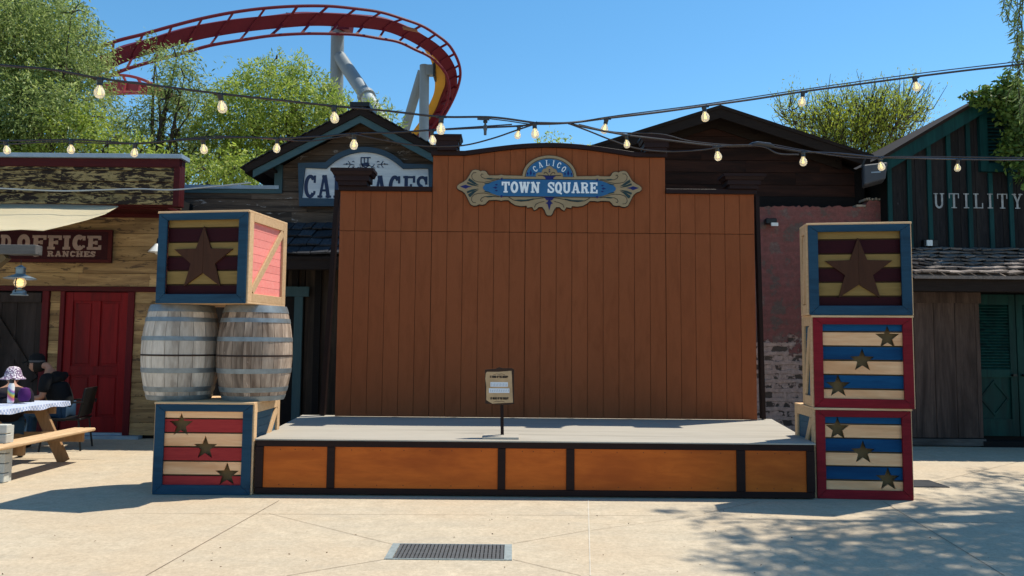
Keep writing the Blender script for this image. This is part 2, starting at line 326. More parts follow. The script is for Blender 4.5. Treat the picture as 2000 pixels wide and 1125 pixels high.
# drain grate
gA = G(772,1063); gB = G(750,1093); gC = G(1001,1063)
gx0 = (gB.x); gx1 = G(1000,1093).x; gy0 = gB.y; gy1 = gA.y
gr = empty('drain_grate', ((gx0+gx1)/2, (gy0+gy1)/2, 0), 'slotted steel drain grate set in the sunlit paving in front of the stage', 'drain grate')
M_galv = plain('galvanised_steel', (.33,.38,.38), .5, .4, .15, 20); M_cast = plain('grey_cast_bars', (.11,.115,.12), .55, .4, .2, 40)
b_ = MB(); fw = .035; b_.box(gx0, gx1, gy0, gy0+.012, .001, .008); b_.box(gx0, gx1, gy1-.012, gy1, .001, .008)
b_.box(gx0, gx0+fw*1.6, gy0+.012, gy1-.012, .001, .008); b_.box(gx1-fw*1.6, gx1, gy0+.012, gy1-.012, .001, .008); b_.build('frame', M_galv, gr)
b_ = MB(); n = 27
ix0, ix1 = gx0+fw*1.6+.003, gx1-fw*1.6-.003
for i in range(n):
    x = ix0+(ix1-ix0)*(i+.5)/n; b_.box(x-.0105, x+.0105, gy0+.016, gy1-.016, .003, .0085)
for i in range(4):
    y = gy0+.04+(gy1-gy0-.08)*i/3; b_.box(ix0, ix1, y-.004, y+.004, .002, .0072)
b_.build('grating', M_cast, gr)
b_ = MB(); b_.box(ix0-.001, ix1+.001, gy0+.013, gy1-.013, .0005, .0015); b_.build('sump', plain('drain_dark', (.02,.02,.02), .9), gr)
# flat hatch by the right crates
hA = G(1782,952); hB = G(1850,951); hC = G(1812,939)
h_ = MB(); h_.box(hA.x-.25, hB.x, hA.y, hC.y, .001, .010)
tag(h_.build('access_hatch', plain('dark_hatch_plate', (.03,.035,.045), .6, .3), origin=((hA.x+hB.x)/2, hA.y, 0)), 'dark flat metal hatch in the paving beside the right crate stack', 'hatch')

# ------------------------------------------------------------------ stage
YF = G(1045, 971.5).y
ZT = Z(1045, 861.5, YF)
YB = G(1065, 818, ZT).y
sx0, sx1 = X(497, 965, YF), X(1592, 972, YF)
sk = -0.02
def stage():
    r = empty('stage', ((sx0+sx1)/2, YF, 0), 'low wooden stage platform with orange panels framed in dark brown', 'stage platform')
    d = MB(); bx0 = X(600, 822, YB); bx1 = X(1500, 824, YB)
    lx = bx0-.12; rx = bx1+.12; T = ZT
    # trapezoid deck in three sheets
    for k in range(3):
        a = k/3; c = (k+1)/3; g = .003
        yl = YF-.015+(YB+.25-YF)*a+(g if k else 0); yh = YF-.015+(YB+.25-YF)*c
        xl0, xl1 = sx0-.01+(lx-sx0)*a, sx0-.01+(lx-sx0)*c; xr0, xr1 = sx1+.01+(rx-sx1)*a, sx1+.01+(rx-sx1)*c
        d.poly([(xl0,yl,T-.012),(xr0,yl,T-.012),(xr1,yh,T-.012),(xl1,yh,T-.012),(xl0,yl,T),(xr0,yl,T),(xr1,yh,T),(xl1,yh,T)], [(0,3,2,1),(4,5,6,7),(0,1,5,4),(1,2,6,5),(2,3,7,6),(3,0,4,7)])
    d.build('deck', M_deck, r)
    fr = MB(); zb0, zb1, zt0 = .012, Z(1045,957,YF), Z(1045,876.5,YF); z1 = T-.013
    fr.box(sx0, sx1, YF, YF+.04, zb0, zb1); fr.box(sx0, sx1, YF, YF+.04, zt0, z1)
    st = [(497,513),(638,653),(972,987),(1106,1122),(1439,1456),(1576,1592)]
    for a, c in st: fr.box(X(a,920,YF), X(c,920,YF), YF-.003, YF+.04, zb1, zt0)
    for (ax, bx) in ((sx0, lx), (sx1-.04, rx-.04)):
        fr.poly([(ax,YF+.04,zb0),(ax+.04,YF+.04,zb0),(bx+.04,YB+.2,zb0),(bx,YB+.2,zb0),(ax,YF+.04,z1),(ax+.04,YF+.04,z1),(bx+.04,YB+.2,z1),(bx,YB+.2,z1)], [(0,3,2,1),(4,5,6,7),(0,1,5,4),(1,2,6,5),(2,3,7,6),(3,0,4,7)])
    fr.build('frame', M_darktrim, r, bevel=.004)
    for i in range(5):
        p = MB(); p.box(X(st[i][1],920,YF)-.01, X(st[i+1][0],920,YF)+.01, YF+.014, YF+.032, zb1-.01, zt0+.01); pn = p.build('panel', M_orange, r)
        q = MB(); xa, xb = X(st[i][1],920,YF), X(st[i+1][0],920,YF); rn = random.Random(i)
        for k in range(int((xb-xa)/.28)+1):
            for zz in (zt0-.03, zb1+.03):
                x_ = xa+.06+(xb-xa-.12)*(k+.5)/(int((xb-xa)/.28)+1)+rn.uniform(-.03,.03); q.prism([(x_+.005*math.cos(g_*math.pi/3), zz+.005*math.sin(g_*math.pi/3)) for g_ in range(6)], YF+.0125, YF+.0145)
        q.build('screws', M_rust, pn)
    return r
stage()

# ------------------------------------------------------------------ backdrop
def backdrop():
    r = empty('stage_backdrop', (0, YB, ZT), 'tall rust brown grooved board backdrop standing on the stage with dark cornice caps', 'stage backdrop')
    xl, xr = X(659,600,YB), X(1476,600,YB); x1, x2 = X(845,330,YB), X(1299,330,YB)
    zs = Z(1070,369.5,YB); zc = Z(1070,300,YB); zp = Z(1074,283,YB); zb = ZT+.012; zseam = Z(1070,454,YB)
    ax0, ax1 = X(908,300,YB), X(1243,300,YB); cx = (ax0+ax1)/2
    def top(x):
        if x < x1 or x > x2: return zs
        if x < ax0 or x > ax1: return zc
        u = (x-cx)/((ax1-ax0)/2); return zc+(zp-zc)*(1-u*u*(1.35-.35*u*u))
    p = MB(); step = (x1-xl)/6; xs = [xl+step*i for i in range(7)]
    n = round((x2-x1)/step); xs += [x1+(x2-x1)*i/n for i in range(1, n+1)]; xs += [x2+(xr-x2)*i/6 for i in range(1, 7)]
    seams = {xs[6], xs[12], xs[6+n]}
    for i in range(len(xs)-1):
        a, c = xs[i]+.0022, xs[i+1]-.0022
        if xs[i] in seams: a += .003
        mids = [a+(c-a)*k/3 for k in range(4)]
        for lo, hi in ((zb, zseam-.003), (zseam+.003, None)):
            tp = [(q, (hi if hi else top(min(max(q, a), c)-(0 if q != c else 1e-4)))-.001) for q in mids]
            p.prism([(a, lo), (c, lo)]+tp[::-1], YB, YB+.018)
    p.build('panelling', M_panel, r, bevel=.002)
    bk = MB()
    for i in range(len(xs)-1):
        a, c = xs[i], xs[i+1]; bk.prism([(a, zb), (c, zb), (c, top(c-1e-4)-.01), ((a+c)/2, top((a+c)/2)-.01), (a, top(a+1e-4)-.01)], YB+.0185, YB+.035)
    bk.build('backing', plain('groove_brown', (.07,.025,.012), .9), r)
    t = MB(); th = .055; tf = YB-.045; tb = YB+.075
    t.box(xl-.02, x1-.003, tf, tb, zs-.05, zs+.012); t.box(x2+.003, xr+.02, tf, tb, zs-.05, zs+.012)
    pts = [(x1-.02, zc), (ax0-.05, zc)]+[(cx+(ax1-ax0)/2*(k/12), top(cx+(ax1-ax0)/2*(k/12)*.999)) for k in range(-12, 13)]+[(ax1+.05, zc), (x2+.02, zc)]
    t.ribbon([(x, z-.012) for x, z in pts], .062, tf, tb)
    t.build('trim', M_darktrim, r, bevel=.004)
    for (a, c, zt, pyT, tier) in ((650,733,zs,334,1), (846,903,zc,269,1), (1249,1309,zc,271,1), (1408,1490,zs,345,1)):
        c0, c1 = X(a,pyT,YB), X(c,pyT,YB); h = Z(1070+((a+c)/2-1070)*0, pyT-0.0087*((a+c)/2-1070), YB)-zt
        cm = MB(); w = c1-c0; base = zt+.0125
        prof = [(0, .18), (.25, .16), (.27, .12), (.6, .07), (.8, .03), (.82, .0), (1, .0)]
        for k in range(len(prof)-1):
            i0 = prof[k][1]*w*.9; i1 = prof[k+1][1]*w*.9; q0 = base+h*prof[k][0]; q1 = base+h*prof[k+1][0]
            cy0 = YB-.14+i0*.6; cy1 = YB-.14+i1*.6; by = YB+.16
            if k % 2 == 0: i1 = i0; cy1 = cy0
            cm.poly([(c0+i0,cy0,q0),(c1-i0,cy0,q0),(c1-i0,by,q0),(c0+i0,by,q0),(c0+i1,cy1,q1),(c1-i1,cy1,q1),(c1-i1,by,q1),(c0+i1,by,q1)], [(0,3,2,1),(4,5,6,7),(0,1,5,4),(1,2,6,5),(2,3,7,6),(3,0,4,7)])
        cm.build('cornice_cap', M_darktrim, r)
    br = MB(); A = P(660,372,YB+.12); B = P(630,826,YB+.16); br.bar(A, (B.x, YB+.16, ZT+.01), .06, .10, (0, 1, 0)); br.build('brace', M_darktrimz, r)
    br = MB(); A = P(1477,384,YB+.10); B = P(1493,826,YB+.16); br.bar(A, (B.x-.02, YB+.16, ZT+.01), .05, .10, (0, 1, 0)); br.build('brace', M_darktrimz, r)
    # kick board along the foot, and a studded frame behind
    k = MB(); k.box(xl+.01, xr-.01, YB+.036, YB+.075, zb, zb+.09)
    for i in range(8):
        x = xl+.06+(xr-xl-.12)*i/7; k.box(x-.02, x+.02, YB+.036, YB+.12, zb+.09, zs-.1)
    k.build('rear_frame', M_natural, r)
backdrop()

# ------------------------------------------------------------------ carved sign
def town_sign():
    YS = YB-.02; mpx = (P(1173,370,YS)-P(973,370,YS)).length/200/4.167
    c0 = P(840+970/4.167, 260+452/4.167, YS)
    r = empty('town_square_sign', (c0.x, YS, c0.z), 'carved blue and tan name board with scrolled ends on the rust brown backdrop', 'sign')
    def q(x, z): return ((x-970)*mpx, (452-z)*mpx)
    S = -0.0
    def cv(pts): return [q(x, z) for x, z in pts]
    def mir(pts): return pts+[(1940-x, z) for x, z in pts[::-1]]
    left = [(600,349),(575,343),(560,350),(480,351),(468,342),(460,325),(445,314),(425,312),(408,318),(395,309),(368,304),(345,310),(332,325),(318,352),(298,385),(270,407),(238,424),(222,440),(222,458),(236,470),(262,480),(285,498),(303,530),(318,562),(332,588),(355,600),(380,598),(402,588),(428,592),(450,586),(464,568),(480,553),(545,550),(580,557),(600,552),(640,552),(662,572),(695,592),(740,600),(786,596),(792,612),(832,606),(848,634),(872,620),(884,606),(915,606),(934,632),(944,660),(956,674)]
    dome = [(750+ -0,352)]+[(970-218*math.cos(math.radians(a)), 352-170*math.sin(math.radians(a))) for a in range(8, 90, 8)]
    out = cv(mir([(x, z) for x, z in (left[::-1][0:0])]+[(970,181)][0:0]+dome[::-1]+left))
    # outline order: dome top -> left -> down to the bottom tip, mirrored
    def offs(pts, d):
        n = len(pts); o = []
        ar = sum(pts[i][0]*pts[(i+1) % n][1]-pts[(i+1) % n][0]*pts[i][1] for i in range(n))
        sgn = 1 if ar > 0 else -1
        for i in range(n):
            a = Vector(pts[i-1]); b2 = Vector(pts[(i+1) % n]); t = (b2-a).normalized(); nn = Vector((t.y, -t.x))*sgn; o.append((pts[i][0]+nn.x*d, pts[i][1]+nn.y*d))
        return o
    MBd = plain('sign_dark_edge', (.015,.012,.018), .6); MT = plain('sign_tan_paint', (.36,.27,.155), .6, 0, .08); MBl = plain('sign_blue_paint', (.028,.17,.40), .5, 0, .12)
    MN = plain('sign_navy_paint', (.012,.018,.17), .5); MG = plain('sign_dark_green_paint', (.02,.055,.06), .5); MW = plain('sign_white_paint', (.72,.78,.82), .5, 0, .05)
    m1 = MB(); m1.prism(offs(out, 5*mpx), -.012, .012); m1.build('backboard', MBd, r, local=True)
    m1 = MB(); m1.prism(out, -.026, -.0125); m1.build('tan_board', MT, r, local=True)
    bl = MB()
    half = [(582,383),(545,390),(505,405),(478,420),(452,424),(436,440),(430,452),(436,466),(452,480),(478,484),(505,500),(545,514),(582,520)]
    full = half+[(1940-x, z) for x, z in half[::-1]]
    bl.prism(cv(full), -.034, -.0265)
    dm = [(970-190*math.cos(math.radians(a)), 357-146*math.sin(math.radians(a))) for a in range(0, 181, 6)]
    lob = [(1082,357),(1080,335),(1068,325),(1050,322),(1036,324),(1030,305),(1018,292),(1000,290),(994,278),(980,271),(970,269)]
    lob = lob+[(1940-x, z) for x, z in lob[::-1][1:]]
    bl.prism(cv(dm+[(858,357)][0:0]+lob[::-1]), -.034, -.0267) if False else None
    # dome as two halves round the lobed centre
    lh = [(780+0,357)]+[(970-190*math.cos(math.radians(a)), 357-146*math.sin(math.radians(a))) for a in range(6, 91, 6)]+[(970,269),(960,271),(946,278),(940,290),(922,292),(910,305),(904,324),(890,322),(872,325),(860,335),(858,357)]
    bl.prism(cv(lh), -.034, -.0267); bl.prism(cv([(1940-x, z) for x, z in lh]), -.034, -.0267)
    bl.build('blue_panel', MBl, r, local=True)
    ln = MB(); y1 = -.0262
    def rib(pts, w, yy, y2): 
        ln.ribbon(cv(pts), w*mpx, yy, y2); ln.ribbon(cv([(1940-x, z) for x, z in pts]), w*mpx, yy, y2)
    rib([(582,379),(970,379)], 5, -.0272, y1); rib([(582,524),(970,524)], 5, -.0275, y1)
    rib([(768,357),(862,358)], 3, -.0278, y1)
    rib([(970-196*math.cos(math.radians(a)), 357-152*math.sin(math.radians(a))) for a in range(0, 91, 9)], 4, -.0281, y1)
    sc = [(376,328),(352,330),(338,350),(342,375),(360,395),(395,405),(440,408),(490,398),(540,385),(582,379)]
    rib(sc, [3,4,5,5,5,5,4,4,4,4] and 4, -.0284, y1); rib([(x, 904-z) for x, z in sc], 4, -.0287, y1)
    s2 = [(432,345),(420,338),(412,350),(420,366),(445,378),(500,380),(560,377)]
    rib(s2, 4, -.0290, y1); rib([(x, 904-z) for x, z in s2], 4, -.0293, y1)
    for a, c, w in (((412,438),(310,380),0), ((412,446),(298,408),0), ((412,458),(298,494),0), ((412,466),(310,522),0)): pass
    rib([(640,528),(680,552),(740,562),(800,556),(850,542),(900,534),(940,530)], 5, -.0296, y1)
    rib([(850,610),(860,585),(890,570),(930,560)], 4, -.0299, y1)
    rib([(925,335),(930,322),(942,322),(955,332),(962,345)], 4, -.0302, y1)
    rib([(875,346),(970,350)], 5, -.0305, y1)
    ln.build('scroll_lines', MBd, r, local=True)
    gn = MB(); y0 = -.030
    def pm(mb, pts, dy=0):
        mb.prism(cv(pts), y0-dy, -.0263-dy*.1); mb.prism(cv([(1940-x, z) for x, z in pts]), y0-dy, -.0263-dy*.1)
    pm(gn, [(318,375),(345,392),(380,420),(400,432),(360,425),(325,405),(310,395)]); pm(gn, [(305,405),(330,415),(385,437),(398,443),(340,435),(300,420)])
    pm(gn, [(300,484),(340,468),(398,460),(385,466),(330,490),(305,500)]); pm(gn, [(310,510),(350,482),(398,468),(365,492),(330,530),(320,528)])
    pm(gn, [(440,418),(480,410),(540,392),(575,385),(520,402),(480,422),(450,424)], .0003); pm(gn, [(440,486),(480,494),(540,512),(575,519),(520,500),(480,482),(450,480)], .0003)
    pm(gn, [(680,552),(720,548),(780,548),(850,536),(830,548),(770,560),(720,562)], .0006); pm(gn, [(445,378),(470,372),(500,374),(530,382),(490,386)], .0006); pm(gn, [(445,526),(470,532),(500,530),(530,522),(490,518)], .0006)
    gn.build('green_leaves', MG, r, local=True)
    nv = MB(); 
    def flush():
        nonlocal nv
        if nv.v: nv.build('navy_ornament', MN, r, local=True)
        nv = MB()
    nv.prism(cv([(1940-x, z) for x, z in ((245,444),(275,434),(292,430),(310,438),(342,445),(310,452),(292,462),(275,456))]), -.030, -.0263); flush(); nv.prism(cv([(245,444),(275,434),(292,430),(310,438),(342,445),(310,452),(292,462),(275,456)]), -.030, -.0263)
    flush()
    nv.prism(cv([(970,530),(978,548),(984,565),(1000,575),(984,582),(976,610),(970,634),(964,610),(956,582),(940,575),(956,565),(962,548)]), -.032, -.0262)
    nv.prism(cv([(930,527),(1010,527),(998,545),(985,552),(970,538),(955,552),(942,545)]), -.0315, -.0264)
    nv.prism(cv([(915,350),(1025,350),(1005,362),(998,382),(942,382),(935,362)]), -.0325, -.0268)
    def leafc(cx, cz, mir_=1, yb=-.0345, k=1.0):
        for (dx, dz, w, h) in ((0,0,26,9),(8,-24,18,7),(8,24,18,7)):
            nv.prism(cv([(cx+k*(dx-w)*mir_, cz+dz*k), (cx+k*(dx)*mir_, cz+(dz-h)*k), (cx+k*(dx+w*.5)*mir_, cz+dz*k), (cx+k*dx*mir_, cz+(dz+h)*k)]), yb-.001, yb+.001)
    flush(); leafc(535,452); flush(); leafc(1405,452,-1); flush()
    for sx in (0, 1):
        flush()
        for (dx, w) in ((0, 9), (-26, 7), (26, 7)):
            x = 818+dx; x = 1940-x if sx else x
            nv.prism(cv([(x, 300+abs(dx)*.9), (x+w, 330), (x, 352), (x-w, 330)]), -.0355, -.0342)
    nv.lathe([(9*mpx, -.002), (9*mpx, .002)], (0,0,0), 8) if False else None
    for x, z in ((582,381),(1358,381),(582,522),(1358,522),(970,300),(970,316)):
        rr = 9 if x != 970 else 5; flush()
        nv.prism(cv([(x+rr*math.cos(k*math.pi/5), z+rr*math.sin(k*math.pi/5)) for k in range(10)]), -.036, -.0266)
    flush()
    lt = MB(); a = q(583,492); b2 = q(893,492); hgt = (492-403)*mpx
    lettering(lt, 'TOWN', a[0], a[1], hgt, -.0345, .006, x1=b2[0], track=.10, t=.23, s=.15)
    lt.build('lettering', MW, r, local=True); lt = MB()
    a = q(958,492); b2 = q(1357,492); lettering(lt, 'SQUARE', a[0], a[1], hgt, -.0345, .006, x1=b2[0], track=.10, t=.23, s=.15)
    lt.build('lettering', MW, r, local=True); lt = MB()
    def pth(u):
        ang = math.radians(155-u*130); 
        x = 970+138*math.cos(ang)*1.0; z = 357-108*math.sin(ang)-0
        return ((x-970)*mpx, (452-z+ 4)*mpx, (ang-math.pi/2)*.62)
    lettering(lt, 'CALICO', 0, 0, 46*mpx, -.0345, .004, wx=.75, track=.5, t=.16, s=.08, path=pth)
    lt.build('lettering', MW, r, local=True)
town_sign()

# ------------------------------------------------------------------ notice on its post
def notice():
    yb = G(981, 853, ZT).y; c = P(974, 755, yb)
    r = empty('notice_stand', (P(981,853,yb).x, yb, ZT), 'small weathered notice board on a thin post standing on the stage', 'sign stand')
    base = MB(); x0, x1 = X(943,857,yb-.05), X(1013,857,yb-.05); base.box(x0, x1, yb-.22, yb+.08, ZT+.001, ZT+.022); base.build('base_plate', M_deck, r, bevel=.002)  # dark brown plate; its sun sheen is put into the pale deck colour
    po = MB(); po.bar((r.location.x, yb, ZT+.022), (X(979,790,yb), yb, Z(979,735,yb)), .034, .034, (0, 1, 0)); po.build('post', M_darktrimz, r)
    Yn = yb-.03; mb = MB()
    def pp(L): return [(X(x,y,Yn), Z(x,y,Yn)) for x, y in L]
    mb.prism(pp([(947,722),(968,720),(975,717),(982,719),(1000,719),(1004,722),(1004,789),(985,791),(948,788)]), Yn-.02, Yn+.006); mb.build('board', wood('notice_board_wood', (.05,.028,.02), (.09,.05,.035), 'z', 8), r)
    pa = MB(); pa.prism(pp([(949,729),(951,726),(974,726),(999,724),(1000,740),(1001,765),(1002,786),(978,787),(962,788),(958,786),(950,781),(950,755),(948,740)]), Yn-.0235, Yn-.0205)
    pa.build('parchment', plain('parchment_paper', (.44,.30,.17), .8, 0, .18, 9), r)
    st = MB()
    for (a, b2, c2, d) in ((958,746,992,755), (955,758,995,767)): st.prism(pp([(a,b2),(c2,b2+.3),(c2,d),(a,d)]), Yn-.0255, Yn-.024)
    st.build('paper_strip', plain('white_strip', (.62,.66,.72), .6, 0, .03), r)
    tx = MB(); H = Z(974,733.5,Yn)-Z(974,738,Yn)
    lettering(tx, 'BY ORDER OF THE SHERIFF', X(957,736,Yn), Z(974,738,Yn), H, Yn-.0237, .001, x1=X(992,736,Yn), t=.26, s=.18)
    tx.build('lettering', plain('notice_ink', (.03,.02,.018), .7), r); tx = MB()
    lettering(tx, 'BY ORDER OF THE SHERIFF', X(958,779,Yn), Z(974,780,Yn), H, Yn-.0237, .001, x1=X(993,779,Yn), t=.26, s=.18)
    tx.build('lettering', MATS['notice_ink'], r)
    for y in (731, 784): tx = MB(); tx.ribbon(pp([(964,y+1),(970,y-1),(975,y),(980,y-1),(986,y+1)]), .004, Yn-.0245, Yn-.0237); tx.build('flourish', MATS['notice_ink'], r)
    fa = MB()
    random.seed(3)
    for (y0_, y1_, xa, xb) in ((748,754,960,989), (760,765,958,993)):
        for i in range(11):
            x = xa+(xb-xa)*i/10; fa.ribbon(pp([(x, y0_+random.random()), (x+.8, y1_)]), .004, Yn-.0265, Yn-.0257)
    fa.build('faded_print', plain('faded_grey_print', (.38,.44,.54), .7), r)
notice()

# ------------------------------------------------------------------ crates
def star_pts(cx, cz, R, k=.42, rot=0):
    return [(cx+(R if i % 2 == 0 else R*k)*math.sin(math.pi*i/5+rot), cz+(R if i % 2 == 0 else R*k)*math.cos(math.pi*i/5+rot)) for i in range(10)]
def bool_cut(obj, cutter):
    md = obj.modifiers.new('cut', 'BOOLEAN'); md.object = cutter; md.solver = 'EXACT'; md.operation = 'DIFFERENCE'
    dg = bpy.context.evaluated_depsgraph_get(); me = bpy.data.meshes.new_from_object(obj.evaluated_get(dg)); obj.modifiers.remove(md); obj.data = me
FR = [(0,.09),(.11,.285),(.305,.475),(.498,.67),(.69,.86),(.882,1.0)]
def crate(pxc, pyb, Y, w, h, dp, z0, rz, frame, slats, side, label, stars=None, big=False):
    loc = (pxc, Y, z0)
    r = empty('wooden_crate', loc, label, 'crate', 'painted stage crates stacked beside the stage', rz=rz)
    fw = .096*w; x0, x1 = -w/2, w/2; t = .022
    box = MB()     # natural carcass: boards round top, bottom and back, and the side frames
    yb = dp; yf = .024; e = .016
    box.box(x0-e, x1+e, .004, yb, h-t, h); box.box(x0-e, x1+e, yf, yb, 0, t)
    box.box(x0+.03, x1-.03, yb-t, yb-.001, t, h-t)
    for s in (-1, 1):
        xo = x0-e if s < 0 else x1+e; xi = xo-s*.024; bw = .085
        a, c = min(xo, xi), max(xo, xi)
        box.box(a, c, yf, yf+bw, t, h-t); box.box(a, c, yb-bw, yb, t, h-t)
        box.box(a, c, yf+bw, yb-bw, h-t-bw, h-t); box.box(a, c, yf+bw, yb-bw, t, t+bw)
        A = Vector(((a+c)/2+s*.001, yf+bw+.01, t+bw+.02)); B = Vector(((a+c)/2+s*.001, yb-bw-.01, h-t-bw-.02))
        if s < 0: A.z, B.z = B.z, A.z
        box.bar(A, B, .075, .022, (1, 0, 0)) 
    box.build('carcass', M_natural, r, local=True, bevel=.003)
    for s in (-1, 1):
        sd = MB(); n = 11
        xo = (x0+.016) if s < 0 else (x1-.016)
        for i in range(n):
            za = t+(h-2*t)*i/n; zb = t+(h-2*t)*(i+1)/n
            sd.box(xo-.008, xo+.008, yf+.02, yb-.03, za+.0015, zb-.0015)
        sd.build('side_panel', side, r, local=True)
    ff = MB(); 
    for pts in ([(x0,0),(x1,0),(x1-fw,fw),(x0+fw,fw)], [(x0,h-.023),(x1,h-.023),(x1-fw,h-fw),(x0+fw,h-fw)], [(x0,0),(x0,h-.023),(x0+fw,h-fw),(x0+fw,fw)], [(x1,0),(x1,h-.023),(x1-fw,h-fw),(x1-fw,fw)]):
        cx = sum(p[0] for p in pts)/4; cz = sum(p[1] for p in pts)/4
        pts = [(cx+(a-cx)*.998, cz+(b2-cz)*.998) for a, b2 in pts]; ff.prism(pts, 0, .023)
    ff_ = ff.build('front_frame', frame, r, local=True, bevel=.003)
    sc_ = MB()
    for sx in (-1, 1):
        for zz in (fw*.3, fw*.7, h-fw*.3, h-fw*.7): sc_.prism([(sx*(w/2-fw*.5)+.0045*math.cos(q*math.pi/4), zz+.0045*math.sin(q*math.pi/4)) for q in range(8)], -.0012, .0005)
    sc_.build('screws', M_rust, ff_, local=True)
    iw = w-2*fw; ih = h-2*fw
    rec = .05 if big else .03
    bk = MB(); bk.box(x0+fw-.02, x1-fw+.02, rec+.045, rec+.05, fw-.02, h-fw+.02); bk.build('back_panel', M_gold if not big else M_gap, r, local=True)
    if big:
        gp = MB(); gp.box(x0+fw-.01, x1-fw+.01, rec+.022, rec+.03, fw-.01, h-fw+.01); gp.build('backing', M_gap, r, local=True)
    cut = None
    if stars and not big:
        cm = MB()
        for (sx, sz, R) in stars: cm.prism(star_pts(x0+fw+iw*sx, h-fw-ih*sz, R), rec-.05, rec+.06)
        cut = cm.build('star_cutter', M_gap, r, local=True); bpy.context.view_layer.update()
    for k, (a, b2) in enumerate(FR):
        sm = MB(); sm.box(x0+fw-.008, x1-fw+.008, rec, rec+.02, h-fw-ih*b2-(.008 if k == 5 else 0), h-fw-ih*a+(.008 if k == 0 else 0))
        so_ = sm.build('slat', slats[k % 2], r, local=True)
        if cut: bool_cut(so_, cut)
    if cut: bpy.data.objects.remove(cut)
    if big:
        R = .345*w; cx = 0; cz = h*.475
        sp = star_pts(cx, cz, R, .41); st = MB()
        for hv in (0, 1):
            half = [p for p in sp]
            if hv == 0: pts = [sp[0], sp[1], sp[2], sp[3], sp[4], sp[5]]
            else: pts = [sp[5], sp[6], sp[7], sp[8], sp[9], sp[0]]
            st.prism([(p[0]+(.0012 if hv == 0 else -.0012)*1, p[1]) for p in pts], rec-.02, rec-.001)
        st.build('star', M_star, r, local=True)
    return r
YL1 = G(395, 967).y
CH1 = Z(395, 786, YL1); cw1 = X(490,880,YL1)-X(300,880,YL1)
crate(X(395,880,YL1), 0, YL1, cw1, CH1, .85, .002, 0.0, M_blueframe, (M_slat_cream, M_slat_red), M_blueside,
      'blue framed crate with red stripes and three small stars, under the barrels', [(.20,.19,.125), (.52,.50,.125), (.81,.86,.125)])
BARZ = CH1+.004
YBR = YL1+.43
BH = Z(497, 598, YBR)-BARZ-.0
def barrel(x, y, z, H, R, rz, label, base, dark, hoops, seedv):
    r = empty('wooden_barrel', (x, y, z), label, 'barrel', 'old wooden barrels between the left crates', rz=rz)
    R0 = R*.80
    def rad(u): return R0+(R-R0)*(1-(2*u-1)**2)**.9 if 0 < u < 1 else R0
    st = MB(); n = 22; random.seed(seedv); us = [i/12 for i in range(13)]
    edges = [0]
    for i in range(n): edges.append(edges[-1]+random.uniform(.7, 1.3))
    edges = [e_/edges[-1]*2*math.pi for e_ in edges]
    for i in range(n):
        a0, a1 = edges[i]+.006, edges[i+1]-.006; v = []
        for u in us:
            rr = rad(u)
            for a in (a0, (a0+a1)/2, a1): v.append((rr*math.cos(a), rr*math.sin(a), u*H))
            for a in (a1, a0): v.append(((rr-.028)*math.cos(a), (rr-.028)*math.sin(a), u*H))
        f = []
        for k in range(len(us)-1):
            for j in range(5): f.append((k*5+j, k*5+(j+1) % 5, (k+1)*5+(j+1) % 5, (k+1)*5+j))
        f += [(4,3,2,1,0), tuple(60+j for j in range(5))]
        st.poly(v, f)
    st.build('staves', wood('barrel_staves_'+dark, *base[:2], axis='z', scale=6, rough=.8, bmp=.3, island=.30, c3=base[2], streak=base[3], stretch=6, wear=base[4], wear_at=base[5]), r, local=True)
    for u0, u1, mt, th in hoops:
        hp = MB(); k = 3; pr = []
        for j in range(k+1): u = u0+(u1-u0)*j/k; pr.append((rad(u)+th, u*H))
        pr = [(rad(u0)-.004, u0*H)]+pr+[(rad(u1)-.004, u1*H)]
        hp.lathe(pr, n=40, cap=False); hp.build('hoop', mt, r, local=True, smooth=True)
    hd = MB(); hd.lathe([(R0-.026, H-.045), (R0-.026, H-.03)], n=32); hd.lathe([(R0-.026, .03), (R0-.026, .045)], n=32); hd.build('head', MATS['barrel_staves_'+dark], r, local=True)
    return r
HP = lambda rr: [(0,.05,M_steelhoop,.004), (.09,.14,M_steelhoop,.004), (.285,.335,M_steelhoop,.004), (.46,.478,M_rust,.004), (.62,.665,M_steelhoop,.004), (.82,.865,M_steelhoop,.004), (.925,1.0,M_steelhoop,.004)]
RB = 71*YBR/F*1.0
barrel(X(354,690,YBR), YBR, BARZ, BH, RB, .3, 'pale grey weathered barrel with wide straight staves, the left one of two', ((.30,.265,.225),(.44,.40,.35),(.17,.14,.115),.57,(.50,.47,.43),.70), 'pale', HP(0), 4)
barrel(X(498,690,YBR), YBR, BARZ, BH-.002, RB*.99, 1.9, 'browner stained barrel with dark blotches, the one nearer the stage', ((.20,.155,.115),(.32,.26,.20),(.085,.062,.045),.52,(.42,.36,.29),.66), 'stained', HP(1), 9)
YL2 = YL1-.04
crate(X(398,500,YL2)-.025, 0, YL2, (X(488,500,YL2)-X(309,500,YL2))*1.055, Z(400,411,YL2)-(BARZ+BH+.003), .85, BARZ+BH+.003, -math.radians(9), M_blueframe, (M_olive, M_burg), M_pinkside,
      'blue framed crate with one big brown star, resting on the two barrels', None, True)
YR1 = G(1688, 976).y
wR = X(1779,880,YR1)-X(1598,880,YR1); h1 = Z(1688,798,YR1)
crate(X(1688,880,YR1), 0, YR1, wR, h1, .65, .002, -math.radians(4), M_redframe, (M_slat_blue, M_slat_cream), M_blueside,
      'crimson framed striped crate standing on the ground at the right end of the stage', [(.175,.17,.125), (.50,.49,.125), (.815,.85,.125)])
YR2 = YR1+.0; h2 = Z(1688,616,YR2)-h1-.004
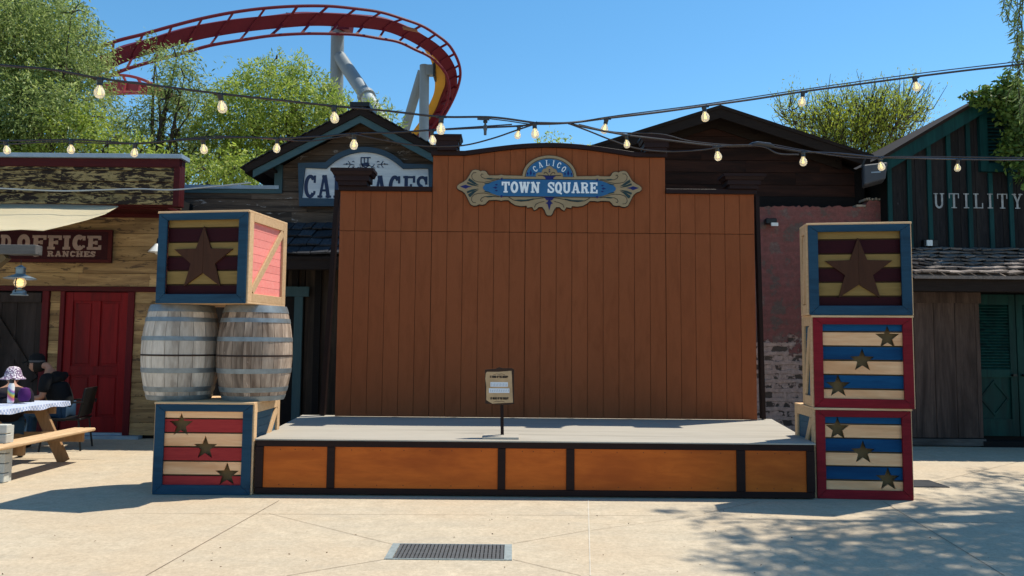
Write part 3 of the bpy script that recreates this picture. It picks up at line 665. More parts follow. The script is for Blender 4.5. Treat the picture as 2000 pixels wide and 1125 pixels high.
crate(X(1686,700,YR2), 0, YR2, X(1778,700,YR2)-X(1594,700,YR2), h2, .42, h1+.004, -math.radians(8), M_redframe, (M_slat_blue, M_slat_cream), M_blueside,
      'crimson framed striped crate, middle of its stack, highest star at the right', [(.82,.175,.125), (.50,.485,.125), (.19,.835,.125)])
h3 = Z(1677,434,YR2)-h1-h2-.008
crate(X(1679,520,YR2), 0, YR2, X(1772,520,YR2)-X(1583,520,YR2), h3, .32, h1+h2+.008, -math.radians(9), M_blueframe, (M_olive, M_burg), M_brownside,
      'blue framed crate with one big brown star, topmost of the three right crates', None, True)

# ------------------------------------------------------------------ more materials for the buildings
M_yellow = wood('tan_painted_siding', (.17,.115,.062), (.31,.225,.125), 'x', 5, .8, .4, .24, c3=(.12,.078,.045), streak=.50, wear=(.065,.045,.032), wear_at=.585)
M_peel = wood('peeling_yellow_siding', (.25,.18,.075), (.35,.26,.12), 'x', 9, .85, .5, .10, c3=(.17,.12,.05), streak=.55, stretch=3, wear=(.026,.017,.013), wear_at=.485)
M_redtrim = wood('dark_red_trim', (.06,.006,.008), (.10,.012,.012), 'x', 5, .6, .15, .08)
M_redtrimz = wood('dark_red_trim_upright', (.10,.006,.010), (.16,.012,.016), 'z', 5, .6, .15, .08)
M_reddoor = wood('red_door_paint', (.17,.006,.012), (.26,.014,.02), 'z', 4, .5, .12, .08, c3=(.10,.006,.01), streak=.6)
M_flash = plain('blue_grey_flashing', (.28,.36,.44), .5, .2)
M_greywood = wood('brown_grey_old_siding', (.060,.042,.030), (.135,.100,.075), 'x', 6, .85, .4, .18, c3=(.035,.027,.022), streak=.52, wear=(.26,.235,.215), wear_at=.615)
M_greywoodz = wood('brown_grey_old_boards', (.035,.026,.020), (.075,.056,.044), 'z', 6, .85, .4, .2, c3=(.022,.018,.016), streak=.5, wear=(.14,.13,.12), wear_at=.70)
M_tealtrim = wood('grey_teal_trim', (.055,.115,.13), (.085,.16,.18), 'x', 5, .6, .15, .06)
M_tealtrimz = wood('grey_teal_trim_upright', (.045,.10,.12), (.075,.145,.17), 'z', 5, .6, .15, .06)
M_barn = wood('dark_red_brown_siding', (.022,.010,.008), (.046,.020,.014), 'x', 6, .85, .35, .18, c3=(.014,.008,.007), streak=.52)
M_barndark = wood('near_black_timber', (.010,.009,.010), (.020,.017,.017), 'x', 6, .85, .3, .1)
M_rake = wood('dark_eave_timber', (.020,.014,.012), (.038,.028,.024), 'x', 6, .85, .3, .1)
M_util = wood('black_brown_old_boards', (.009,.009,.011), (.028,.026,.027), 'z', 6, .85, .35, .25, c3=(.036,.030,.026), streak=.66, wear=(.20,.21,.22), wear_at=.70)
M_teal = wood('deep_teal_paint', (.004,.052,.055), (.010,.085,.085), 'z', 5, .55, .15, .08, c3=(.004,.03,.034), streak=.6, wear=(.02,.02,.02), wear_at=.74)
M_tealdoor = wood('teal_door_paint', (.004,.040,.036), (.010,.066,.058), 'z', 5, .55, .15, .08, c3=(.003,.02,.02), streak=.55, wear=(.15,.18,.17), wear_at=.76)
M_slidedoor = wood('grey_brown_plank_door', (.040,.028,.024), (.078,.058,.050), 'z', 5, .8, .35, .16, c3=(.025,.018,.016), streak=.55, wear=(.13,.11,.10), wear_at=.75)
M_shingle = wood('dark_shake', (.022,.023,.028), (.085,.088,.10), 'y', 6, .8, .4, .35)
M_shingle2 = wood('brown_grey_shake', (.06,.05,.045), (.13,.11,.10), 'y', 6, .8, .4, .35)
M_dark = plain('dark_interior', (.008,.008,.009), .9)

def siding(mb, xa, xb, za, zb, Y, bh=.2, t=.022, jit=.004, topf=None, seed=1, left=None, right=None, joints=True, lap=.012, gap=.005):
    """horizontal boards; topf(x) cuts them to a gable"""
    rnd = random.Random(seed); z = za
    while z < zb-.01:
        z1 = min(z+bh*rnd.uniform(.95, 1.05), zb)
        la, lb = xa, xb
        if topf:
            xs = [xa+(xb-xa)*i/200 for i in range(201)]; ok = [x for x in xs if topf(x) > z+.01]
            if not ok: break
            la, lb = ok[0], ok[-1]
            ok2 = [x for x in xs if topf(x) > z1]
            ta, tb = (ok2[0], ok2[-1]) if ok2 else ((la+lb)/2-.01, (la+lb)/2+.01)
        else: ta, tb = la, lb
        cuts = [la]; x = la
        if joints:
            while True:
                x += rnd.uniform(1.1, 3.2)
                if x > lb-.4: break
                cuts.append(x)
        cuts.append(lb)
        for i in range(len(cuts)-1):
            a, c = cuts[i]+(.0015 if i else 0), cuts[i+1]-(.0015 if i < len(cuts)-2 else 0)
            a2 = max(a, ta) if i == 0 or a < ta else a; c2 = min(c, tb) if i == len(cuts)-2 or c > tb else c
            if c2 < a2: a2 = c2 = (max(min((a+c)/2, tb), ta))
            y = Y+rnd.uniform(-jit, jit)*.5
            g = gap
            mb.poly([(a,y-lap,z+g),(c,y-lap,z+g),(c,y+t,z+g),(a,y+t,z+g),(a2,y,z1),(c2,y,z1),(c2,y+t,z1),(a2,y+t,z1)], [(0,3,2,1),(4,5,6,7),(0,1,5,4),(1,2,6,5),(2,3,7,6),(3,0,4,7)])
        z = z1
    return mb
def vboards(mb, xa, xb, za, topf, Y, bw=.2, t=.022, seed=1, gap=.006):
    rnd = random.Random(seed); x = xa
    while x < xb-.02:
        x1 = min(x+bw*rnd.uniform(.85, 1.15), xb); y = Y+rnd.uniform(-.004, .004)
        tf = topf if callable(topf) else (lambda q: topf)
        mb.prism([(x+gap/2, za), (x1-gap/2, za), (x1-gap/2, tf(x1)), (x+gap/2, tf(x))], y, y+t); x = x1
    return mb
def shakes(mb, x0, x1, y_lo, z_lo, y_hi, z_hi, rows, w=.16, seed=1):
    """rows of wooden shakes on a slope that drops towards the camera (y_lo,z_lo is the eave)"""
    rnd = random.Random(seed); sl = Vector((0, y_hi-y_lo, z_hi-z_lo)); L = sl.length; u = sl.normalized(); nrm = Vector((0, -u.z, u.y)); 
    if nrm.z < 0: nrm = -nrm
    for k in range(rows):
        x = x0+rnd.uniform(-w, 0)*.5
        while x < x1:
            ww = w*rnd.uniform(.6, 1.35); a = max(x, x0); b2 = min(x+ww-.014, x1)
            if b2 > a+.02:
                s0 = L*k/rows-rnd.uniform(0, .03); s1 = L*(k+1.25)/rows; e0 = Vector((0, y_lo, z_lo))+u*s0; e1 = Vector((0, y_lo, z_lo))+u*s1
                tk = rnd.uniform(.018, .032); lift = .036+rnd.uniform(0, .016); tw = rnd.uniform(-.014, .014)
                p = []
                for e_, l in ((e0, lift), (e1, .004)):
                    for xx, s_ in ((a, -1), (b2, 1)):
                        p.append(Vector((xx, 0, 0))+e_+nrm*(l+tw*s_)); 
                q = [pp_+nrm*tk if i < 2 else pp_+nrm*.008 for i, pp_ in enumerate(p)]
                mb.poly(p+q, [(0,1,3,2)[::-1], (4,5,7,6), (0,1,5,4), (1,3,7,5), (3,2,6,7), (2,0,4,6)])
            x += ww
    return mb

# ------------------------------------------------------------------ left building (yellow siding, red door)
YL = G(200, 856).y
YFa = YL-.60
def left_building():
    xr = X(345,600,YL); xl = -17.0; zt = Z(200,306,YFa); zso = Z(200,400,YFa)
    r = empty('land_office_building', (xr, YL, 0), 'low false fronted building with peeling yellow upper boards, tan siding and a red door', 'building')
    w = MB(); w.box(xl, xr, YL+.03, YL+5, 0, zso+.2); w.build('wall', M_dark, r)
    s = MB(); zh = Z(200,566,YL)
    siding(s, xl, xr, zh+.05, Z(200,420,YL)+.12, YL, .215, seed=3)
    dxl, dxr = X(118,700,YL), X(258,700,YL)
    siding(s, dxr+.01, xr, .05, zh-.03, YL, .205, seed=4, joints=False)
    siding(s, X(96,650,YL), dxl-.03, .05, zh-.03, YL, .205, seed=5, joints=False)
    siding(s, xl, X(-40,650,YL), .05, zh-.03, YL, .205, seed=6)
    s.build('siding', M_yellow, r)
    t = MB(); t.box(xl, xr+.02, YL-.05, YL+.03, zh-.03, zh+.05); t.box(xl, xr, YL-.02, YL+.03, Z(200,425,YL), zso+.05)
    t.build('header_trim', M_redtrim, r, bevel=.004)
    t = MB(); t.box(X(82,650,YL), X(95,650,YL), YL-.045, YL+.03, .0, zh-.031); t.box(dxl-.03, dxl+.04, YL-.04, YL+.03, 0, zh-.031); t.box(dxr-.09, dxr+.01, YL-.04, YL+.03, 0, zh-.031)
    t.build('door_frame', M_redtrimz, r, bevel=.004)
    # upper false front, standing proud of the wall
    xf = X(352,350,YFa)
    f = MB(); siding(f, xl, xf-.09, zso, zt-.16, YFa, .175, seed=8, lap=.016, gap=.009); f.build('false_front', M_peel, r)
    c = MB(); c.box(xl, xf, YFa+.03, YFa+.16, zso-.01, zt-.03); c.box(xl, xf-.01, YFa-.02, YFa+.03, zt-.16, zt-.03); c.box(xf-.09, xf, YFa-.025, YFa+.03, zso-.02, zt-.161)
    c.box(xl, xr, YFa+.16, YL+.5, zso-.03, zso+.02)
    c.build('red_cornice', M_redtrim, r, bevel=.004)
    c = MB(); c.box(xl, xf+.04, YFa-.07, YFa+.22, zt-.03, zt+.035); c.build('flashing', M_flash, r, bevel=.004)
    # red door
    d = MB(); yd = YL+.012; x0, x1 = dxl+.042, dxr-.092; z0, z1 = .09, zh-.04
    cx = (x0+x1)/2; H = z1-z0
    d.box(x0, x1, yd, yd+.03, z0, z1)
    door = d.build('door', M_reddoor, r)
    st = MB(); ys = yd-.022
    rails = [(z0, z0+.24), (z0+H*.405, z0+H*.47), (z1-.14, z1)]
    st.box(x0, x0+.12, ys, yd-.001, z0, z1); st.box(x1-.12, x1, ys, yd-.001, z0, z1)
    for a, b2 in rails: st.box(x0+.12, x1-.12, ys+.002, yd-.001, a, b2)
    for a, b2 in ((rails[0][1], rails[1][0]), (rails[1][1], rails[2][0])): st.box(cx-.06, cx+.06, ys+.001, yd-.001, a, b2)
    st.build('door_frame_rails', M_reddoor, door, bevel=.004)
    for a, b2 in ((rails[0][1], rails[1][0]), (rails[1][1], rails[2][0])):
        for p, q in ((x0+.12, cx-.06), (cx+.06, x1-.12)):
            pm = MB(); pm.box(p+.035, q-.035, yd-.012, yd-.001, a+.035, b2-.035); pm.build('raised_panel', M_reddoor, door, bevel=.01)
    k = MB(); k.lathe([(.01,0),(.028,.012),(.03,.03),(.012,.045)], n=12); ko = k.build('handle', M_blackmetal, door, local=True); ko.location = Vector((x0+.06, ys-.04, 1.0))-Vector((xr, YL, 0))+Vector((0,0,0)); ko.rotation_euler = (math.pi/2, 0, 0)
    th = MB(); th.box(x0-.05, x1+.3, YL-.12, YL+.02, .0, .05); th.box(x0, x1, YL-.005, YL+.02, .05, .088); th.build('threshold', M_flash, r)
    # sliding plank door with a diagonal
    s = MB(); a, b2 = X(-60,650,YL), X(81,650,YL); zt2 = zh-.04
    vboards(s, a, b2, .12, zt2-.02, YL-.02, .27, seed=4)
    M_bd = wood('dark_plank_door', (.040,.030,.028), (.070,.052,.048), 'z', 5, .8, .35, .16, c3=(.025,.018,.016), streak=.55)
    so_ = s.build('barn_door', M_bd, r)
    s = MB(); s.box(a, b2, YL-.06, YL-.025, zt2-.17, zt2-.02); s.box(a, b2, YL-.06, YL-.025, .12, .28); s.bar((a+.2, YL-.044, zt2-.1), (b2-.05, YL-.044, .9), .15, .028, (0,1,0)); s.build('ledge', M_bd, so_)
    return r
left_building()
# sign board on it
def land_sign():
    Y = YL-.05; x1 = X(218,480,Y); z0, z1 = Z(150,513,Y), Z(150,449,Y); x0 = x1-4.6
    r = empty('land_office_sign', (x1, Y, z0), 'dark maroon name board with faded pink letters above the doors of the yellow building', 'sign')
    b_ = MB(); b_.box(x0, x1, Y-.02, Y+.04, z0, z1); b_.build('board', wood('maroon_sign_paint', (.035,.006,.010), (.055,.010,.015), 'x', 4), r)
    e = MB(); e.box(x0, x1+.02, Y-.035, Y-.021, z0, z0+.05); e.box(x0, x1+.02, Y-.035, Y-.021, z1-.03, z1); e.box(x1-.04, x1+.02, Y-.0351, Y-.021, z0+.051, z1-.031); e.build('border', M_redtrim, r)
    l = MB(); zb = Z(110,487,Y-.02); zt = Z(110,460,Y-.02)
    xa, xb = X(35.5,475,Y), X(198,475,Y); H = zt-zb
    lettering(l, 'OFFICE', xa, zb, H, Y-.0205, .004, x1=xb, track=.13, t=.30, s=.18)
    LP = plain('faded_pink_letter_paint', (.42,.30,.26), .7, 0, .15, 14); l.build('lettering', LP, r); l = MB()
    lettering(l, 'LAND', X(-72,475,Y), zb, H, Y-.0205, .004, x1=X(24,475,Y), track=.13, t=.30, s=.18)
    l.build('lettering', LP, r); l = MB()
    zb = Z(140,501.5,Y); H = Z(140,491,Y)-zb
    lettering(l, 'RANCHES', X(94.5,497,Y), zb, H, Y-.0205, .003, x1=X(187.5,497,Y), track=.13, t=.28, s=.2)
    l.build('lettering', LP, r); l = MB()
    lettering(l, '&', X(66,497,Y), zb, H, Y-.0205, .003, x1=X(78,497,Y), track=.13, t=.28, s=.2)
    l.build('lettering', LP, r)
land_sign()
# conduit cable over the false front
def cable(name, pts, r, mat, label, cat='cable', group=None, k=8):
    m_ = MB(); pts = catmull(pts, k); m_.tube([Vector(p) for p in pts], r, 6)
    o = m_.build(name, mat, origin=pts[0], smooth=True); tag(o, label, cat, group); return o
M_cable = plain('glossy_black_cable', (.012,.012,.02), .22)
cable('service_cable', [P(x, y, YFa-.5) for x, y in ((-60,366),(0,368),(60,371),(130,373),(200,371),(270,369),(330,371),(400,366),(490,357))], .011, plain('pale_cable', (.4,.45,.48), .4), 'pale thin cable running across the peeling yellow boards')
# shade cloth
def shade():
    m, nt, b = new_mat('cream_shade_cloth'); c = ramp(nt, noise(nt, coords(nt, (.3,1,1)), 4, 4), [(.3,(.78,.70,.50)),(.7,(.84,.76,.56))]); nt.links.new(c, b.inputs['Base Color']); b.inputs['Roughness'].default_value = .9
    tr = nt.nodes.new('ShaderNodeBsdfTranslucent'); nt.links.new(c, tr.inputs[0]); mx = nt.nodes.new('ShaderNodeMixShader'); mx.inputs[0].default_value = .55
    nt.links.new(b.outputs[0], mx.inputs[1]); nt.links.new(tr.outputs[0], mx.inputs[2]); nt.links.new(mx.outputs[0], nt.nodes['Material Output'].inputs[0])
    Yw = YL-.65; tip = P(231,404,Yw); 
    low = [(231,404),(205,418),(170,431),(130,441),(85,448),(40,451),(0,452),(-60,449),(-120,440),(-200,425)]
    top = [(231,403),(205,402),(170,401),(130,400),(85,399.5),(40,399),(0,398.5),(-60,398),(-120,397),(-200,396)]
    k = len(low); n = 6; v = []; f = []
    for i in range(k):
        A = P(*top[i], Yw); t_ = min(1, i/4); B = P(*low[i], Yw-.15-1.9*t_)
        for j in range(n+1):
            u = j/n; p = A.lerp(B, u); p.z -= .10*math.sin(math.pi*u)*t_+.02*math.sin(i*2.1+j)*u*t_; v.append(p)
    for i in range(k-1):
        for j in range(n): a = i*(n+1)+j; f.append((a, a+1, a+n+2, a+n+1))
    s = MB(); s.poly(v, f); o = s.build('shade_awning', m, origin=tip, smooth=True)
    so_ = o.modifiers.new('thick', 'SOLIDIFY'); so_.thickness = .006
    tag(o, 'cream cloth awning sagging out from the yellow building over the tables', 'awning')
shade()
# wall lamp by the crate
def wall_lamp(name, px, py, Y, label, mt):
    c = P(px, py, Y); r = empty(name, c, label, 'lamp')
    b_ = MB(); b_.tube([(0,.25,.22),(0,.1,.26),(0,-.03,.2),(0,-.05,.12)], .012, 8); b_.box(-.04,.04,.23,.26,.1,.3); b_.build('bracket', M_blackmetal, r, local=True)
    s = MB(); s.lathe([(.03,.12),(.05,.09),(.12,.0),(.125,-.01)], (0,-.05,0), 16, cap=False); s.lathe([(.028,.115),(.045,.085),(.115,-.005)], (0,-.05,0), 16, cap=False); s.build('lamp_shade', mt, r, local=True, smooth=True)
    g = MB(); g.lathe([(.01,.06),(.03,.03),(.035,-.01),(.01,-.045)], (0,-.05,0), 12); g.build('bulb', M_white, r, local=True, smooth=True)
wall_lamp('wall_lamp', 309, 492, YL-.25, 'small pale shaded wall lamp peeping out behind the upper left crate', M_white)

# ------------------------------------------------------------------ carriage building
YC = 12.15
def carriages():
    rx = X(712,300,YC); r = empty('carriage_building', (rx, YC, 0), 'old brown grey board building with a teal trimmed gable and shingled porch roof', 'building')
    peak = P(712,222,YC); el = P(508,326,YC); sl = (peak.z-el.z)/(peak.x-el.x)
    wl, wr = X(549,350,YC), 2*peak.x-X(549,350,YC)
    zpar = Z(450,366,YC); xpl = X(340,400,YC)
    top = lambda x: peak.z-.16-abs(x-peak.x)*sl
    b_ = MB(); b_.prism([(wl, 0), (wr, 0), (wr, top(wr)), (peak.x, top(peak.x)), (wl, top(wl))], YC+.03, YC+5); b_.box(xpl-1, wl, YC+.03, YC+4, 0, zpar-.03); b_.build('wall', M_dark, r)
    s = MB(); zlow = Z(600,437,YC)
    siding(s, xpl-.6, wr, zlow, zpar-.06, YC, .2, seed=21)
    siding(s, wl, wr, zpar-.06, peak.z, YC, .2, topf=top, seed=22)
    s.build('siding', M_greywood, r)
    p = MB(); p.box(xpl-1, wl-.02, YC-.05, YC+4, zpar-.03, zpar+.03); p.build('flashing', M_flash, r)
    t = MB(); t.box(xpl-1, wl-.1, YC-.03, YC+.0, zpar-.1, zpar-.031); t.build('parapet_trim', M_tealtrim, r)
    t = MB(); t.box(wl-.1, wl+.03, YC-.035, YC+.0, zpar-.1, top(wl)-.0); t.build('corner_trim', M_tealtrimz, r)
    # rake boards, roof
    for s_ in (-1, 1):
        ex = abs(el.x-peak.x)
        def pt(dx, off): return (peak.x+s_*dx, peak.z+off-dx*sl)
        tr = MB(); tr.prism([pt(0,-.13), pt(ex,-.13), pt(ex,-.25), pt(0,-.25)], YC-.33, YC-.30); tr.build('rake_trim', M_tealtrim, r)
        rf = MB(); rf.prism([pt(0,.0), pt(ex+.12,.0), pt(ex+.12,-.125), pt(0,-.125)], YC-.36, YC+5); rf.build('roof', M_rake, r)
        sh = MB(); 
        for k in range(16):
            a = ex*k/15.; rnd = random.Random(k*7+s_); 
            sh.prism([pt(a-.05 if a > .05 else 0, .018+.02), pt(a+.2,.004), pt(a+.2,-.0)+() , pt(a-.05 if a > .05 else 0,.001)], YC-.38, YC+5)
        sh.build('roof_shingles', M_shingle, r)
    rg = MB(); rg.box(peak.x-.16, peak.x+.16, YC-.4, YC+5, peak.z+.0, peak.z+.07); rg.build('ridge_cap', M_blackmetal, r)
    ln = MB(); ln.box(wl-.28, wl-.05, YC-.3, YC+3, top(wl)-.14, top(wl)-.1); ln.build('soffit', M_rake, r)
    # porch roof
    yl = YC-.95; zh_, zl_ = zlow-.0, Z(610,500,yl)
    px0, px1 = X(392,450,YC), X(960,450,YC)
    ps = MB(); shakes(ps, px0, px1, yl, zl_, YC, zh_, 4, .24, seed=5); ps.build('porch_shingles', M_shingle, r)
    pb = MB(); pb.poly([(px0,yl,zl_-.01),(px1,yl,zl_-.01),(px1,YC,zh_-.01),(px0,YC,zh_-.01),(px0,yl,zl_-.05),(px1,yl,zl_-.05),(px1,YC,zh_-.05),(px0,YC,zh_-.05)], [(0,1,2,3),(7,6,5,4),(0,4,5,1),(1,5,6,2),(2,6,7,3),(3,7,4,0)])
    pb.box(px0, px1, yl+.02, yl+.14, zl_-.20, zl_-.052); pb.build('porch_roof', M_rake, r)
    # lower wall boards, door frame
    lw = MB(); vboards(lw, px0, px1, 0, zl_+.1, YC-.01, .3, seed=14, gap=.02); lw.build('lower_boards', M_greywoodz, r)
    bt = MB()
    for px in (577,622): bt.box(X(px,600,YC)-.05, X(px,600,YC)+.05, YC-.07, YC-.012, 0, zl_)
    bt.build('batten', M_barndark, r)
    dt = MB(); dt.box(X(540,570,YC), X(607,570,YC), YC-.13, YC-.075, Z(590,580,YC), Z(590,561,YC)); dt.box(X(576,700,YC), X(592,700,YC), YC-.12, YC-.072, 0, Z(590,580,YC)-.002); dt.build('door_casing', M_tealtrimz, r)
    dr = MB(); dr.box(X(520,700,YC), X(576,700,YC)-.005, YC-.1, YC-.073, 0.05, Z(590,580,YC)-.01); dr.build('door', M_barndark, r)
carriages()
def carriage_sign():
    Y = YC-.1; cx = X(712,350,Y); z0, z1 = Z(712,401,Y), Z(712,320,Y); za = Z(712,288,Y)
    x0 = X(584,360,Y); x1 = 2*cx-x0+.0
    x1 = X(846,360,Y)
    r = empty('carriages_sign', (cx, Y, z0), 'white board with arched top and dark blue letters on the carriage building gable', 'sign')
    def arch(e):
        aw = X(789,320,Y)-cx-e*.2; 
        a0 = cx-aw-.12; a1 = cx+aw+.12
        H = za-z1
        R = (aw*aw+H*H)/(2*H)
        th = math.asin(min(1, aw/R)); zc = z1-e+H-R
        return [(x0+e, z0+e), (x1-e, z0+e), (x1-e, z1-e)]+[(cx+R*math.sin(th-2*th*i/16), zc+R*math.cos(th-2*th*i/16)) for i in range(17)]+[(x0+e, z1-e)]
    b_ = MB(); b_.prism(arch(.04), Y, Y+.03); b_.build('board', wood('white_washed_sign', (.33,.38,.44), (.45,.50,.55), 'x', 5, .7, .15, 0, c3=(.25,.30,.38), streak=.58), r)
    b_ = MB(); a = arch(.04); b_.ribbon(a, .085, Y-.035, Y+.028, closed=True); b_.build('frame', wood('slate_blue_frame', (.045,.085,.13), (.07,.12,.17), 'x', 5), r)
    l = MB(); zb, zt = Z(620,386.5,Y), Z(620,342,Y)
    lettering(l, 'CARRIAGES', X(595,365,Y), zb, zt-zb, Y-.001, .004, x1=X(834,365,Y), track=.16, t=.19, s=.12)
    LP = plain('dark_blue_letter_paint', (.025,.045,.11), .6); l.build('lettering', LP, r); l = MB()
    # little coach
    def q(x, z): return (X(580+x/7.143, 270+z/7.143, Y), Z(580+x/7.143, 270+z/7.143, Y))
    mk = lambda L, w: l.ribbon([q(*p) for p in L], w, Y-.007, Y-.001)
    mk([(890,272),(1030,272)], .02); mk([(895,272),(895,350),(915,390),(960,410),(1000,385),(1020,380)], .018); mk([(940,275),(940,345),(990,345),(990,275)], .016); mk([(900,370),(1010,370)], .05)
    mk([(1015,380),(1040,400),(1065,390),(1080,360)], .01); mk([(880,360),(885,430)], .01)
    for cx_, cz_, rr in ((905,425,22),(1060,430,28),(860,420,16)): l.ribbon([q(cx_+rr*math.cos(k*math.pi/6), cz_+rr*math.sin(k*math.pi/6)) for k in range(12)], .008, Y-.0065, Y-.001, closed=True)
    for sx in (0, 1):
        for L in ([(650,365),(700,360),(760,365),(800,375)], [(715,320),(735,345),(745,362)], [(715,412),(735,388),(745,366)], [(770,330),(790,320),(800,335)], [(770,400),(790,405),(800,390)], [(690,350),(705,360),(690,372)]):
            mk([((1920-x) if sx else x, z) for x, z in L], .012)
    l.build('coach_drawing', LP, r)
carriage_sign()

# ------------------------------------------------------------------ barn with dark gable and the brick wall under it
YN = 12.9; YK = 12.6
def barn():
    pk = P(1392,222,YN); er = P(1690,306,YN-.3); sl = (pk.z-er.z)/(er.x-pk.x)
    r = empty('dark_barn', (pk.x, YN, 0), 'dark red brown boarded barn gable rising behind the stage backdrop', 'building')
    wr = X(1684,350,YN); wl = 2*pk.x-wr; zb = Z(1500,398,YN)
    top = lambda x: pk.z-.15-abs(x-pk.x)*sl
    b_ = MB(); b_.prism([(wl,0),(wr,0),(wr,top(wr)),(pk.x,top(pk.x)),(wl,top(wl))], YN+.03, YN+6); b_.build('wall', M_dark, r)
    s = MB(); siding(s, wl, wr-.1, Z(1500,384,YN), pk.z, YN, .215, topf=top, seed=31); s.build('siding', M_barn, r)
    t = MB(); t.box(wr-.14, wr+.02, YN-.035, YN+.03, zb, top(wr)); t.box(wl, wr-.141, YN-.03, YN+.03, zb-.1, Z(1500,384,YN)-.003); t.build('corner_timber', M_barndark, r)
    for s_ in (-1, 1):
        ex = er.x-pk.x+.05
        def pt(dx, off): return (pk.x+s_*dx, pk.z+off-dx*sl)
        rf = MB(); rf.prism([pt(0,.0), pt(ex,.0), pt(ex,-.06), pt(0,-.06)], YN-.5, YN+6); rf.build('roof', M_rake, r)
        rk = MB(); rk.prism([pt(0,-.061), pt(ex-.05,-.061), pt(ex-.05,-.22), pt(0,-.22)], YN-.48, YN-.45); rk.prism([pt(0,-.061), pt(ex-.35,-.061), pt(ex-.35,-.27), pt(0,-.27)], YN-.06, YN-.03); rk.build('rake_board', M_rake, r)
        for k in range(9):
            a = ex*(k+.5)/9; x, z = pt(a, -.1); rb = MB(); rb.box(x-.02, x+.02, YN-.44, YN, z-.05, z+.02)
            if k in (2, 5, 7): rb.build('rafter', M_rake, r)
    # eave stub at the right
barn()
def brick_wall():
    m, nt, b = new_mat('plastered_brick')
    v = coords(nt); sx = nt.nodes.new('ShaderNodeSeparateXYZ'); nt.links.new(v, sx.inputs[0]); cx = nt.nodes.new('ShaderNodeCombineXYZ')
    nz = noise(nt, v, 5, 6, .7); nzc = math_(nt, 'MULTIPLY', math_(nt, 'SUBTRACT', nz, .5), .28)
    nt.links.new(math_(nt, 'ADD', sx.outputs[0], nzc), cx.inputs[0]); nt.links.new(math_(nt, 'ADD', sx.outputs[2], math_(nt, 'MULTIPLY', nzc, .35)), cx.inputs[1])
    br = nt.nodes.new('ShaderNodeTexBrick'); nt.links.new(cx.outputs[0], br.inputs['Vector']); br.inputs['Scale'].default_value = 1
    br.inputs['Brick Width'].default_value = .40; br.inputs['Row Height'].default_value = .155; br.inputs['Mortar Size'].default_value = .040; br.inputs['Mortar Smooth'].default_value = .3
    br.inputs['Color1'].default_value = (.045,.036,.030,1); br.inputs['Color2'].default_value = (.065,.050,.040,1); br.inputs['Mortar'].default_value = (.22,.17,.15,1); br.offset_frequency = 2; br.squash = 1.35; br.squash_frequency = 3
    mort = ramp(nt, noise(nt, v, 14, 7, .7), [(.3,(.20,.15,.13)),(.7,(.42,.33,.29))])
    bc = mixc(nt, br.outputs['Fac'], br.outputs['Color'], mort)
    pl = ramp(nt, noise(nt, v, 1.9, 9, .68), [(.36,(.10,.080,.070)),(.44,(.105,.078,.068)),(.47,(.16,.062,.056)),(.56,(.18,.072,.066)),(.60,(.12,.085,.075)),(.70,(.24,.17,.16))])
    pl = mixc(nt, ramp(nt, noise(nt, v, 16, 7, .75), [(.35,(.65,.65,.65)),(.65,(1,1,1))]), (0,0,0), pl) if False else mixc(nt, 1.0, pl, ramp(nt, noise(nt, v, 16, 7, .75), [(.35,(.7,.7,.7)),(.7,(1.15,1.15,1.15))]), 'MULTIPLY')
    pl = mixc(nt, math_(nt, 'MULTIPLY', math_(nt, 'SUBTRACT', 1.0, br.outputs['Fac']), .22), pl, (.075,.045,.04))
    # plaster has fallen away low down and in some patches
    hgt = nt.nodes.new('ShaderNodeMapRange'); hgt.inputs[1].default_value = 1.0; hgt.inputs[2].default_value = 2.3; nt.links.new(sx.outputs[2], hgt.inputs[0])
    pm = math_(nt, 'ADD', hgt.outputs[0], math_(nt, 'MULTIPLY', math_(nt, 'SUBTRACT', noise(nt, v, 2.2, 8, .7), .5), 1.5))
    mask = ramp(nt, pm, [(.42,(0,0,0)),(.47,(1,1,1))])
    sm = ramp(nt, noise(nt, v, 3.7, 4, .6), [(.47,(0,0,0)),(.50,(1,1,1))])   # smeared plaster over some bricks
    bc = mixc(nt, sm, bc, mort)
    col = mixc(nt, mask, bc, pl); col = mixc(nt, 1.0, col, (1.45,1.27,1.20), 'MULTIPLY'); nt.links.new(col, b.inputs['Base Color']); b.inputs['Roughness'].default_value = .95
    hh = math_(nt, 'ADD', math_(nt, 'MULTIPLY', mask, 1.4), math_(nt, 'ADD', math_(nt, 'MULTIPLY', math_(nt, 'MULTIPLY', br.outputs['Fac'], .8), math_(nt, 'SUBTRACT', 1.0, mask)), math_(nt, 'MULTIPLY', noise(nt, v, 22, 8, .75), .9)))
    bump(nt, b, hh, .9, .025)
    x0, x1 = X(1250,600,YK), X(1735,500,YK); zt = Z(1560,403,YK)
    r = empty('brick_wall', (x1, YK, 0), 'rough old brick wall with peeling pink grey plaster between the backdrop and the crates', 'wall')
    rnd = random.Random(5); w = MB(); n = 90; top = []; 
    for i in range(n+1):
        x = x0+(x1-x0)*i/n; z = zt+rnd.uniform(-.02,.02)
        if x > X(1690,390,YK): z = Z(1700,391,YK)+rnd.uniform(-.03,.02)
        top.append((x, z))
    side = [(x1+rnd.uniform(-.05,.03)-.04*(k%3 == 0), top[-1][1]*(1-k/24)) for k in range(1, 24)]
    w.prism([(x0, 0)]+top+side+[(x1, 0)], YK, YK+.35); w.build('masonry', m, r)
    c = MB(); 
    for i in range(6):
        xa = X(1690,390,YK)+(x1-X(1690,390,YK)-.05)*i/6; c.box(xa+.01, xa+(x1-X(1690,390,YK))/6-.02, YK-.01+rnd.uniform(-.02,.02), YK+.34, Z(1700,391,YK)-.0, Z(1700,391,YK)+.035+rnd.uniform(-.01,.015))
    c.box(X(1672,404,YK), X(1690,404,YK), YK-.02, YK+.2, zt+.0, zt+.035)
